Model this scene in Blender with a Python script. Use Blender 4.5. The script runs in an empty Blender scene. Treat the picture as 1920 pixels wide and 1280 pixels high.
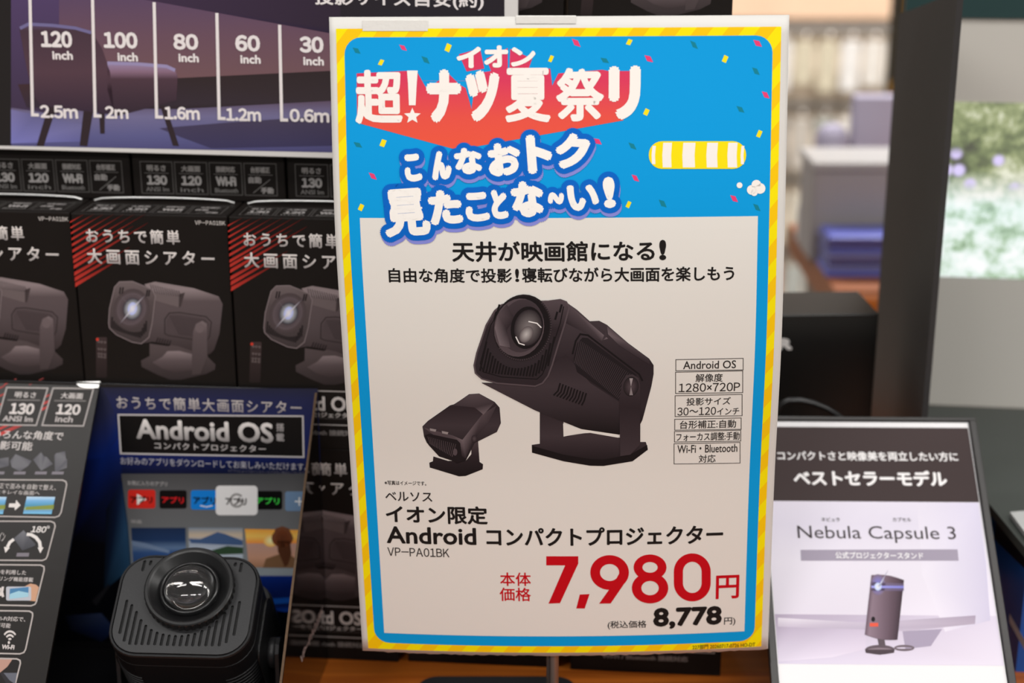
import bpy, bmesh, math, random
from mathutils import Vector, Matrix
random.seed(7)
SC = bpy.context.scene
COL = SC.collection
R = math.radians

# ---------------------------------------------------------------- camera, world, lights, exposure
F, PITCH, EYE = 3000.0, R(17.9), 0.648            # focal length in pixels of a 1920-wide frame; eye above the table top
cd = bpy.data.cameras.new('camera'); cam = bpy.data.objects.new('camera', cd); COL.objects.link(cam)
cd.sensor_width = 36.0; cd.lens = F * 36.0 / 1920.0
cd.clip_start = 0.05; cd.clip_end = 50
cd.dof.use_dof = True; cd.dof.focus_distance = 1.09; cd.dof.aperture_fstop = 4.0
cam.location = (0, 0, EYE); cam.rotation_euler = (R(90) - PITCH, 0, 0)
SC.camera = cam
SC.view_settings.view_transform = 'Standard'; SC.view_settings.look = 'None'
SC.view_settings.exposure = 0.0; SC.view_settings.gamma = 1.0
SC.view_settings.use_curve_mapping = False
wd = bpy.data.worlds.new('shop_light'); SC.world = wd; wd.use_nodes = True
wd.node_tree.nodes['Background'].inputs[0].default_value = (1.0, 0.98, 0.96, 1)
wd.node_tree.nodes['Background'].inputs[1].default_value = 0.17
def ceiling_lamp(x, y, sx, sy, watts, tint=(1, .975, .945)):
    l = bpy.data.lights.new('ceiling_lamp', 'AREA'); l.shape = 'RECTANGLE'; l.size = sx; l.size_y = sy
    l.energy = watts; l.color = tint
    o = bpy.data.objects.new('ceiling_lamp', l); COL.objects.link(o); o.location = (x, y, 1.95)
    return o
for lx, ly, wt in [(-1.3, -1.4, 30), (0.3, -1.4, 31), (1.9, -1.4, 31), (-1.3, .5, 13), (0.4, .5, 13), (1.9, .6, 17), (-.6, 3.0, 28), (1.4, 3.0, 84)]:
    ceiling_lamp(lx, ly, 1.15, .16, wt)

# ---------------------------------------------------------------- camera geometry (reading places off the photograph)
FW = Vector((0, math.cos(PITCH), -math.sin(PITCH))); UPV = Vector((0, math.sin(PITCH), math.cos(PITCH))); RT = Vector((1, 0, 0))
CP = Vector((0, 0, EYE))
def ray(px, py): return RT * ((px - 960) / F) + UPV * ((640 - py) / F) + FW
def at_y(px, py, y): d = ray(px, py); return CP + d * (y / d.y)
def at_z(px, py, z): d = ray(px, py); return CP + d * ((z - EYE) / d.z)
def proj(p):
    q = p - CP; z = q.dot(FW)
    return 960 + F * q.dot(RT) / z, 640 - F * q.dot(UPV) / z
def frame(x0, y0, k): return lambda x, y: (x0 + x * k, y0 + y * k)      # zoomed view -> photograph
PX = frame(0, 0, 1)

# ---------------------------------------------------------------- materials
def lin(c):
    return tuple((v / 255 / 12.92) if v <= 10.3 else ((v / 255 + .055) / 1.055) ** 2.4 for v in c)
MATS = {}
def mat(name, rgb, rough=.5, metal=0.0, spec=.5, coat=0.0, noise=0.0, scale=40, bump=0.0, trans=0.0, emit=0.0, ior=1.5):
    if name in MATS: return MATS[name]
    m = bpy.data.materials.new(name); m.use_nodes = True; nt = m.node_tree; b = nt.nodes['Principled BSDF']
    c = lin(rgb) + (1,)
    b.inputs['Base Color'].default_value = c; b.inputs['Roughness'].default_value = rough
    b.inputs['Metallic'].default_value = metal; b.inputs['Specular IOR Level'].default_value = spec
    b.inputs['Coat Weight'].default_value = coat; b.inputs['Coat Roughness'].default_value = .08
    b.inputs['Transmission Weight'].default_value = trans; b.inputs['IOR'].default_value = ior
    if emit: b.inputs['Emission Color'].default_value = c; b.inputs['Emission Strength'].default_value = emit
    if noise or bump:
        tc = nt.nodes.new('ShaderNodeTexCoord'); n = nt.nodes.new('ShaderNodeTexNoise'); n.inputs['Scale'].default_value = scale
        n.inputs['Detail'].default_value = 4; nt.links.new(tc.outputs['Object'], n.inputs['Vector'])
        if noise:
            mx = nt.nodes.new('ShaderNodeMix'); mx.data_type = 'RGBA'
            mx.inputs[6].default_value = tuple(v * (1 - noise) for v in c[:3]) + (1,); mx.inputs[7].default_value = tuple(min(1, v * (1 + noise)) for v in c[:3]) + (1,)
            nt.links.new(n.outputs['Fac'], mx.inputs[0]); nt.links.new(mx.outputs[2], b.inputs['Base Color'])
        if bump:
            bp = nt.nodes.new('ShaderNodeBump'); bp.inputs['Strength'].default_value = bump; bp.inputs['Distance'].default_value = .0006
            nt.links.new(n.outputs['Fac'], bp.inputs['Height']); nt.links.new(bp.outputs['Normal'], b.inputs['Normal'])
    MATS[name] = m; return m
def ink(name, rough=.5, spec=.4, coat=0.0, emit=0.0):
    """printed ink: each flat shape of a print carries its own colour"""
    m = bpy.data.materials.new(name); m.use_nodes = True; nt = m.node_tree; b = nt.nodes['Principled BSDF']
    a = nt.nodes.new('ShaderNodeVertexColor'); a.layer_name = 'ink'
    nt.links.new(a.outputs['Color'], b.inputs['Base Color'])
    b.inputs['Roughness'].default_value = rough; b.inputs['Specular IOR Level'].default_value = spec; b.inputs['Coat Weight'].default_value = coat
    b.inputs['Coat Roughness'].default_value = .12
    MATS[name] = m; return m
PAPER_INK = ink('matt_print', .6, .15)
BOX_INK = ink('carton_print', .45, .12)
GLOSS_INK = ink('gloss_print', .35, .18)
def wood(name, a, b_, sc=1.0, rough=.4):
    m = bpy.data.materials.new(name); m.use_nodes = True; nt = m.node_tree; b = nt.nodes['Principled BSDF']
    tc = nt.nodes.new('ShaderNodeTexCoord'); mp = nt.nodes.new('ShaderNodeMapping'); mp.inputs['Scale'].default_value = (2 * sc, 30 * sc, 30 * sc)
    n = nt.nodes.new('ShaderNodeTexNoise'); n.inputs['Scale'].default_value = 2.2; n.inputs['Detail'].default_value = 7; n.inputs['Distortion'].default_value = .7
    cr = nt.nodes.new('ShaderNodeValToRGB'); cr.color_ramp.elements[0].position = .34; cr.color_ramp.elements[1].position = .66
    cr.color_ramp.elements[0].color = lin(a) + (1,); cr.color_ramp.elements[1].color = lin(b_) + (1,)
    nt.links.new(tc.outputs['Object'], mp.inputs['Vector']); nt.links.new(mp.outputs['Vector'], n.inputs['Vector'])
    nt.links.new(n.outputs['Fac'], cr.inputs['Fac']); nt.links.new(cr.outputs['Color'], b.inputs['Base Color'])
    b.inputs['Roughness'].default_value = rough; MATS[name] = m; return m

# ---------------------------------------------------------------- objects
def tag(o, label=None, cat=None, group=None, kind=None):
    if label: o['label'] = label
    if cat: o['category'] = cat
    if group: o['group'] = group
    if kind: o['kind'] = kind
    return o
def thing(name, label, cat, M=None, loc=None, group=None):
    o = bpy.data.objects.new(name, None); COL.objects.link(o); o.empty_display_size = .02
    o.matrix_world = M if M is not None else Matrix.Translation(loc or (0, 0, 0))
    return tag(o, label, cat, group)
def link_mesh(name, me, m, parent=None, smooth=False):
    me.name = name
    o = bpy.data.objects.new(name, me); COL.objects.link(o)
    if m is not None:
        me.materials.clear(); me.materials.append(m)
    if parent is not None: o.parent = parent
    if smooth:
        for p in me.polygons: p.use_smooth = True
    return o
def from_bm(name, bm, m, parent=None, smooth=False):
    bmesh.ops.recalc_face_normals(bm, faces=bm.faces)
    me = bpy.data.meshes.new(name); bm.to_mesh(me); bm.free()
    return link_mesh(name, me, m, parent, smooth)
def add_box(bm, lo, hi, M=None, bevel=0.0, seg=2):
    lo = Vector(lo); hi = Vector(hi)
    t = bmesh.new(); bmesh.ops.create_cube(t, size=1)
    for v in t.verts: v.co = Vector(((v.co.x + .5) * (hi.x - lo.x) + lo.x, (v.co.y + .5) * (hi.y - lo.y) + lo.y, (v.co.z + .5) * (hi.z - lo.z) + lo.z))
    if bevel: bmesh.ops.bevel(t, geom=t.edges[:], offset=bevel, segments=seg, affect='EDGES', profile=.5)
    merge(bm, t, M)
def merge(bm, t, M=None):
    if M is not None: bmesh.ops.transform(t, matrix=M, verts=t.verts)
    me = bpy.data.meshes.new('tmp'); t.to_mesh(me); t.free(); bm.from_mesh(me); bpy.data.meshes.remove(me)
def prism(bm, pts, d, M=None):
    """polygon pts (3D) pushed along vector d"""
    t = bmesh.new(); a = [t.verts.new(p) for p in pts]; b = [t.verts.new(Vector(p) + Vector(d)) for p in pts]
    t.faces.new(a); t.faces.new(b[::-1])
    for i in range(len(a)): t.faces.new((a[i], b[i], b[(i + 1) % len(a)], a[(i + 1) % len(a)]))
    bmesh.ops.recalc_face_normals(t, faces=t.faces); merge(bm, t, M)
def lathe(bm, prof, n=48, M=None, knurl=None):
    """profile of (radius, z) turned about z; knurl=(index set, amount)"""
    t = bmesh.new(); rings = []
    for k, (r, z) in enumerate(prof):
        ring = []
        for i in range(n):
            a = 2 * math.pi * i / n; rr = r
            if knurl and k in knurl[0] and (i // 2) % 2: rr -= knurl[1]
            ring.append(t.verts.new((rr * math.cos(a), rr * math.sin(a), z)))
        rings.append(ring)
    for a, b in zip(rings, rings[1:]):
        for i in range(n): t.faces.new((a[i], a[(i + 1) % n], b[(i + 1) % n], b[i]))
    merge(bm, t, M)
def tube(bm, pts, r, n=10):
    t = bmesh.new(); pts = [Vector(p) for p in pts]; prev = None
    for k, p in enumerate(pts):
        d = (pts[min(k + 1, len(pts) - 1)] - pts[max(k - 1, 0)]).normalized()
        s = d.cross(Vector((0, 0, 1)));  s = s.normalized() if s.length > 1e-4 else Vector((1, 0, 0))
        u = s.cross(d)
        ring = [t.verts.new(p + (s * math.cos(2 * math.pi * i / n) + u * math.sin(2 * math.pi * i / n)) * r) for i in range(n)]
        if prev:
            for i in range(n): t.faces.new((prev[i], prev[(i + 1) % n], ring[(i + 1) % n], ring[i]))
        else: t.faces.new(ring[::-1])
        prev = ring
    t.faces.new(prev); merge(bm, t)
def basis(O, U, V):
    N = U.cross(V); M = Matrix((U, -N, V)).transposed().to_4x4(); M.translation = O; return M
def yawed(O, deg):
    a = R(deg); return basis(Vector(O), Vector((math.cos(a), -math.sin(a), 0)), Vector((0, 0, 1)))
def copy_tree(o, M):
    c = o.copy(); COL.objects.link(c); c.matrix_world = M
    for ch in o.children:
        d = ch.copy(); COL.objects.link(d); d.parent = c; d.matrix_parent_inverse = ch.matrix_parent_inverse.copy()
    return c

# ---------------------------------------------------------------- glyph outlines
_fc = bpy.data.curves.new('glyph', 'FONT'); _fo = bpy.data.objects.new('glyph', _fc); COL.objects.link(_fo); _fc.resolution_u = 3
_fc.fill_mode = 'FRONT'
GL = {}
def glyph(s, tr=1.0):
    key = (s, tr)
    if key not in GL:
        _fc.body = s; _fc.space_character = tr; bpy.context.view_layer.update()
        e = _fo.evaluated_get(bpy.context.evaluated_depsgraph_get()); me = e.to_mesh()
        GL[key] = ([(v.co.x, v.co.y) for v in me.vertices], [tuple(p.vertices) for p in me.polygons]); e.to_mesh_clear()
    return GL[key]
def wide(s): return ''.join(chr(ord(c) + 0xFEE0) if '!' <= c <= '~' else c for c in s)
def line_of(s, num=False, gap=.09, tr=1.0):
    if not num: return glyph(s, tr)
    V, Fc, x = [], [], 0.0
    for c in s:
        if c == ' ': x += .3; continue
        v, f = glyph(wide(c)); k = len(V); lo = min(p[0] for p in v); hi = max(p[0] for p in v)
        V += [(p[0] - lo + x, p[1]) for p in v]; Fc += [tuple(i + k for i in q) for q in f]; x += hi - lo + gap
    return V, Fc

# ---------------------------------------------------------------- prints: flat coloured shapes laid on a surface
class Plane:
    """a flat surface: O + U u + V v, printed side towards N = U x V"""
    def __init__(s, O, U, V, root):
        s.O, s.U, s.V, s.N = Vector(O), U.normalized(), V.normalized(), U.cross(V).normalized(); s.inv = root.matrix_world.inverted(); s.curved = False
    def pt(s, u, v, n=0): return s.O + s.U * u + s.V * v + s.N * n
    def loc(s, px, py):
        d = ray(px, py); p = CP + d * ((s.O - CP).dot(s.N) / d.dot(s.N)) - s.O
        return p.dot(s.U), p.dot(s.V)
    def map(s, u, v, n): return s.inv @ s.pt(u, v, n)
class Art:
    STEP = 4e-5
    def __init__(s, surf, view=PX, gain=1.0): s.s, s.view, s.gain = surf, view, gain; s.V, s.F, s.C, s.big = [], [], [], []
    def p(s, x, y): return s.s.loc(*s.view(x, y))
    def col(s, c): return tuple(min(1.0, v * s.gain) for v in lin(c))
    def uv(s, pts, col, layer=1, cols=None, big=True):
        """polygon in surface metres"""
        k = len(s.V); s.V += [(u, v, 6e-5 + layer * s.STEP) for u, v in pts]; s.F.append(tuple(range(k, k + len(pts))))
        s.C.append([s.col(c) for c in cols] if cols else [s.col(col)] * len(pts)); s.big.append(big)
    def poly(s, pts, col, layer=1, cols=None, big=True): s.uv([s.p(*q) for q in pts], col, layer, cols, big)
    def vgrad(s, pts, ramp, layer=1):
        """polygon coloured by a ramp [(y, colour)...] read at each corner, cut into bands"""
        ys = [q[1] for q in pts]
        cuts = [min(ys)] + [y for y, _ in ramp if min(ys) < y < max(ys)] + [max(ys)]
        def cat(y):
            if y <= ramp[0][0]: return ramp[0][1]
            for (a, ca), (b, cb) in zip(ramp, ramp[1:]):
                if y <= b: t = (y - a) / (b - a + 1e-9); return tuple(ca[i] + (cb[i] - ca[i]) * t for i in range(3))
            return ramp[-1][1]
        for a, b in zip(cuts, cuts[1:]):
            q = clip(clip(pts, 1, a, 1), 1, b, -1)
            if len(q) > 2: s.poly(q, None, layer, [cat(y) for _, y in q])
    def rect(s, x0, y0, x1, y1, col, layer=1, r=0): s.poly(rrect(x0, y0, x1, y1, r), col, layer)
    def ell(s, cx, cy, rx, ry, col, layer=1, rot=0, n=28, rim=None, a0=0, a1=360):
        """ellipse; rim gives the colour at the edge of a radial blend"""
        c, d = math.cos(R(rot)), math.sin(R(rot)); pts = []
        for i in range(n + (a1 - a0 < 360)):
            a = R(a0 + (a1 - a0) * i / n); x, y = rx * math.cos(a), ry * math.sin(a); pts.append((cx + x * c - y * d, cy + x * d + y * c))
        if rim is None: s.poly(pts, col, layer)
        else:
            for i in range(len(pts) if a1 - a0 >= 360 else len(pts) - 1): s.poly([(cx, cy), pts[i], pts[(i + 1) % len(pts)]], None, layer, [col, rim, rim])
    def ring(s, cx, cy, rx, ry, w, col, layer=1, rot=0, a0=0, a1=360, n=32, wy=None):
        wy = wy or w; c, d = math.cos(R(rot)), math.sin(R(rot))
        def q(a, ax, ay): x, y = ax * math.cos(a), ay * math.sin(a); return (cx + x * c - y * d, cy + x * d + y * c)
        for i in range(n):
            a, b = R(a0 + (a1 - a0) * i / n), R(a0 + (a1 - a0) * (i + 1) / n)
            s.poly([q(a, rx, ry), q(b, rx, ry), q(b, rx - w, ry - wy), q(a, rx - w, ry - wy)], col, layer)
    def line(s, pts, w, col, layer=2, closed=False, cols=None):
        """a stroke w metres wide through view points"""
        P = [Vector(s.p(*q)) for q in pts]; n = len(P); e = n if closed else n - 1
        def nor(a, b): d = (b - a).normalized(); return Vector((-d.y, d.x))
        def off(i):
            if not closed and i in (0, n - 1): return nor(P[0], P[1]) if i == 0 else nor(P[-2], P[-1])
            a, b = nor(P[i - 1], P[i]), nor(P[i], P[(i + 1) % n]); m = (a + b).normalized(); return m / max(.45, m.dot(a))
        O = [off(i) * (w / 2) for i in range(n)]
        for i in range(e):
            j = (i + 1) % n
            s.uv([tuple(P[i] - O[i]), tuple(P[j] - O[j]), tuple(P[j] + O[j]), tuple(P[i] + O[i])], col, layer, cols and [cols[i], cols[j], cols[j], cols[i]])
    def frame(s, x0, y0, x1, y1, w, col, layer=2, r=0): s.line(rrect(x0, y0, x1, y1, r), w, col, layer, True)
    def text(s, t, x0, y0, x1, y1, col, bold=0.0, layer=4, num=False, gap=.09, halo=None, turn=0, top=None, slant=0, tr=1.0):
        """lettering fitted to the box x0..x1, y0..y1 of the view; bold and halo thicken it by a share of its height"""
        V, Fc = line_of(t, num, gap, tr)
        if not V: return
        xs = [p[0] for p in V]; ys = [p[1] for p in V]; ax, bx, ay, by = min(xs), max(xs), min(ys), max(ys)
        ym, xm = (y0 + y1) / 2, (x0 + x1) / 2
        u0, u1 = s.p(x0, ym)[0], s.p(x1, ym)[0]; v0, v1 = s.p(xm, y1)[1], s.p(xm, y0)[1]
        ul, ur = Vector(s.p(x0, ym)), Vector(s.p(x1, ym)); tilt = (ur.y - ul.y) / max(1e-6, ur.x - ul.x) if s.s.curved else 0
        h = v1 - v0; b = bold * h; um, vm = (u0 + u1) / 2, (v0 + v1) / 2; ct, st = math.cos(R(turn)), math.sin(R(turn))
        P = []
        for x, y in V:
            u = u0 + b + (x - ax) / max(1e-6, bx - ax) * (u1 - u0 - 2 * b); v = v0 + b + (y - ay) / max(1e-6, by - ay) * (h - 2 * b)
            u += slant * (v - vm)
            if turn: du, dv = u - um, v - vm; u, v = um + du * ct - dv * st, vm + du * st + dv * ct
            P.append((u, v))
        def stamp(r, c, lay, dx=0, dy=0, n=8):
            offs = [(0, 0)]
            if r > 0:
                rs = [r] if r < .05 * h else [r * .34, r * .67, r] if r > .09 * h else [r * .5, r]
                for q in rs: offs += [(q * math.cos(2 * math.pi * i / n), q * math.sin(2 * math.pi * i / n)) for i in range(n)]
            z = 6e-5 + lay * s.STEP; cc = s.col(c); ct2 = s.col(top) if top and c is col else cc
            for ox, oy in offs:
                z += 1.5e-6
                k = len(s.V); s.V += [(u + ox + dx, v + oy + dy, z) for u, v in P]
                for f in Fc:
                    s.F.append(tuple(i + k for i in f)); s.big.append(False)
                    s.C.append([cc if ct2 is cc else tuple(cc[j] + (ct2[j] - cc[j]) * min(1, max(0, (P[i][1] - v0) / h)) for j in range(3)) for i in f])
        for hr, hc, dx, dy, lay in halo or []: stamp(hr * h, hc, lay, dx * h, dy * h, 26)
        stamp(b, col, layer)
    def build(s, name, m, parent):
        V, Fc, C = s.V, s.F, s.C
        if s.s.curved:
            bm = bmesh.new(); cl = bm.loops.layers.float_color.new('ink'); V2, F2, C2 = list(V), [], []
            for f, c, b in zip(Fc, C, s.big):
                if not b: F2.append(f); C2.append(c); continue
                fc = bm.faces.new([bm.verts.new(V[i]) for i in f])
                for l, q in zip(fc.loops, c): l[cl] = q + (1,)
            bmesh.ops.triangulate(bm, faces=[f for f in bm.faces if len(f.verts) > 4])
            for ax in (0, 1):
                for k in range(-24, 66):
                    n = Vector((1, 0, 0)) if ax == 0 else Vector((0, 1, 0))
                    bmesh.ops.bisect_plane(bm, geom=bm.verts[:] + bm.edges[:] + bm.faces[:], plane_co=n * (k * .007), plane_no=n)
            for f in bm.faces:
                k = len(V2); V2 += [tuple(l.vert.co) for l in f.loops]; F2.append(tuple(range(k, k + len(f.loops)))); C2.append([tuple(l[cl])[:3] for l in f.loops])
            bm.free(); V, Fc, C = V2, F2, C2
        me = bpy.data.meshes.new(name); me.from_pydata([s.s.map(*q) for q in V], [], Fc)
        at = me.color_attributes.new('ink', 'FLOAT_COLOR', 'CORNER'); flat = []
        for c in C:
            for q in c: flat += [q[0], q[1], q[2], 1.0]
        at.data.foreach_set('color', flat)
        nr = (s.s.map(0, 0, .01) - s.s.map(0, 0, 0)).normalized(); bm = bmesh.new(); bm.from_mesh(me)
        bm.normal_update(); fl = [f for f in bm.faces if f.normal.dot(nr) < 0]
        if fl: bmesh.ops.reverse_faces(bm, faces=fl)
        bm.to_mesh(me); bm.free()
        s.V, s.F, s.C, s.big = [], [], [], []
        return link_mesh(name, me, m, parent)
def clip(pts, ax, val, sg):
    out = []
    for i in range(len(pts)):
        a, b = pts[i - 1], pts[i]; da, db = (a[ax] - val) * sg, (b[ax] - val) * sg
        if (da < 0) != (db < 0): t = da / (da - db); out.append((a[0] + (b[0] - a[0]) * t, a[1] + (b[1] - a[1]) * t))
        if db >= 0: out.append(b)
    return out
def rrect(x0, y0, x1, y1, r=0, n=6):
    if not r: return [(x0, y0), (x1, y0), (x1, y1), (x0, y1)]
    P = []
    for cx, cy, a in [(x1 - r, y0 + r, -90), (x1 - r, y1 - r, 0), (x0 + r, y1 - r, 90), (x0 + r, y0 + r, 180)]:
        P += [(cx + r * math.cos(R(a + 90 * i / n)), cy + r * math.sin(R(a + 90 * i / n))) for i in range(n + 1)]
    return P

# ================================================================ setting: floor, far wall
bm = bmesh.new(); add_box(bm, (-5, -3, -.92), (6, 7, -.9))
tag(from_bm('floor', bm, mat('pale_shop_floor', (196, 188, 178), .35, noise=.06, scale=3)), kind='structure')
bm = bmesh.new(); add_box(bm, (-5, 6.5, -.9), (6, 6.6, 2.2))
tag(from_bm('wall_back', bm, mat('cream_wall', (205, 192, 175), .7, noise=.05, scale=5)), kind='structure')

# ================================================================ the wooden counter everything stands on
TABLE_WOOD = wood('orange_wood_veneer', (150, 72, 18), (192, 106, 34), 1.0, .38)
t = thing('display_counter', 'orange-brown wooden counter the cartons and signs stand on', 'counter', loc=(0, 1.25, -.9))
bm = bmesh.new(); add_box(bm, (-.95, -.5, .865), (.75, .5, .9), bevel=.003); from_bm('counter_top', bm, TABLE_WOOD, t)
bm = bmesh.new(); add_box(bm, (-.92, -.44, 0), (.72, .47, .865)); from_bm('counter_body', bm, mat('dark_counter', (60, 48, 40), .6), t)

# ================================================================ retail cartons
BW, BH, BD = .121, .1845, .091
YAW = 5.0
ua = R(YAW); BU = Vector((math.cos(ua), -math.sin(ua), 0)); BB = Vector((math.sin(ua), math.cos(ua), 0)); ZUP = Vector((0, 0, 1))
BO = at_z(609, 1235, 0)                                     # foot of the carton fronts
CARTON = mat('black_carton', (30, 26, 24), .45, spec=.12, noise=.1, scale=60, bump=.05)
CARD = mat('brown_corrugated_edge', (92, 72, 54), .9, noise=.3, scale=400)
SIL, SIL2 = (226, 221, 218), (150, 145, 144)
def front_place(u, z=0, back=0): return BO + BU * u + BB * back + ZUP * z
def make_carton(M):
    t = thing('retail_carton', 'x', 'box', M)
    bm = bmesh.new(); add_box(bm, (-BW / 2 + .0004, 0, 0), (BW / 2 - .0004, BD, BH), bevel=.0009, seg=2)
    add_box(bm, (-.016, BD, .12), (.016, BD + .0006, .15))
    from_bm('carton_body', bm, CARTON, t)
    O = M @ Vector((0, 0, 0)); s = Plane(O, BU, ZUP, t)
    a = Art(s, frame(0, 390, .336), 1.25)
    k = -BW / 2
    # red speed lines in the top left corner
    rr = random.Random(3)
    for i in range(17):
        y = 443 - i * 33 + rr.uniform(-5, 5); L = 225 + 32 * i + rr.uniform(-60, 120); w = max(5, 25 - i * 1.5); x = 420 - i * 2.6
        if y < 36: x += (36 - y) * 1.6; y = 36
        e = (min(1230, x + L), y - (min(1230, x + L) - x) * .62)
        if e[1] < 34: f = (y - 34) / (y - e[1] + 1e-6); e = (x + (e[0] - x) * f, 34)
        if e[0] - x < 25: continue
        y2 = max(34, y - w)
        a.poly([(x, y), (x, y2), (e[0], max(33, e[1] - 3)), (e[0], e[1] + 1)], None, 1, [(182, 56, 46), (170, 46, 40), (64, 20, 18), (70, 22, 20)])
    a.text('VP-PA01BK', 1088, 70, 1258, 94, (190, 185, 181), .015, num=True, gap=.14)
    a.text('おうちで簡単', 480, 118, 1003, 198, SIL2, .022, top=SIL, tr=1.3)
    a.text('大画面シアター', 487, 232, 1197, 318, SIL2, .022, top=SIL, tr=1.42)
    # frame with the product name, printed near the foot
    m = Art(s, PX, 1.25)
    m.view = lambda x, y: (x, y); m.p = lambda x, y: (x, y)
    m.frame(k + .006, .0205, -k - .006, .0482, .0009, (170, 165, 162))
    m.rect(k + .006, .0255, -k - .006, .0259, (90, 86, 85), 2)
    def mt(s_, x0, x1, z0, z1, c, b, **kw): m.text(s_, x0, z1, x1, z0, c, b, **kw)
    m.s_p = None
    mt('Android OS', k + .019, .031, .0318, .0440, (196, 191, 188), .042)
    mt('搭載', .035, .049, .034, .041, (140, 136, 134), .03)
    mt('コンパクトプロジェクター', k + .026, .031, .0266, .0309, (170, 165, 162), .05)
    mt('Wi-Fi / Bluetooth 接続対応', k + .026, .034, .0115, .0165, (120, 116, 114), .05)
    for q in (m,):
        q_v = q
    m.build('name_print', BOX_INK, t)
    a.build('heading_print', BOX_INK, t)
    carton_picture(s, t)
    # four feature cells on the lid, inks dimmed for shade under the chart
    l = Art(Plane(M @ Vector((0, 0, BH)), BU, BB, t), PX, 1.25); l.p = lambda x, y: (x, y)
    cw, cg = .0252, .0021; x = -(4 * cw + 3 * cg) / 2; y0, y1 = .0055, .0305
    for i, (h, n, f) in enumerate([('明るさ', '130', 'ANSI lm'), ('大画面', '120', 'inch'), ('接続対応', 'Wi-Fi', 'Bluetooth'), ('台形補正', '', '')]):
        c = x + i * (cw + cg); l.frame(c, y0, c + cw, y1, .0006, (84, 81, 79))
        l.text(h, c + .005, y1 - .0025, c + cw - .005, y1 - .0075, (130, 126, 124), .05)
        l.rect(c + .003, y1 - .0091, c + cw - .003, y1 - .0087, (110, 106, 104), 2)
        if n: l.text(n, c + .0045, y1 - .0105, c + cw - .0045, y0 + .0068, (150, 146, 144), .07, num=i < 2)
        if f: l.text(f, c + .0035, y0 + .0052, c + cw - .0035, y0 + .0016, (112, 109, 107), .02)
        if i == 3:
            l.text('自動', c + .003, y1 - .0102, c + .0132, y1 - .0156, (134, 130, 128), .05)
            l.text('手動', c + .0125, y0 + .0065, c + .0225, y0 + .0014, (134, 130, 128), .05)
            l.uv([(c + .006, y0 + .0018), (c + .0066, y0 + .0018), (c + .0205, y0 + .0128), (c + .0199, y0 + .0128)], (130, 126, 124), 2, None, False)
    l.build('lid_print', BOX_INK, t)
    bm = bmesh.new(); n = 20
    tube(bm, [Vector((-BW / 2 + .005 + (BW - .010) * i / n, .041, BH + .0007 + .0030 * math.sin(math.pi * i / n) ** .35)) for i in range(n + 1)], .0007, 8); from_bm('lid_glint', bm, mat('white_film_glint', (225, 224, 222), .2, spec=.6, coat=.5), t)  # white arched tube drawn in place of a glint across the lid
    return t
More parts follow.
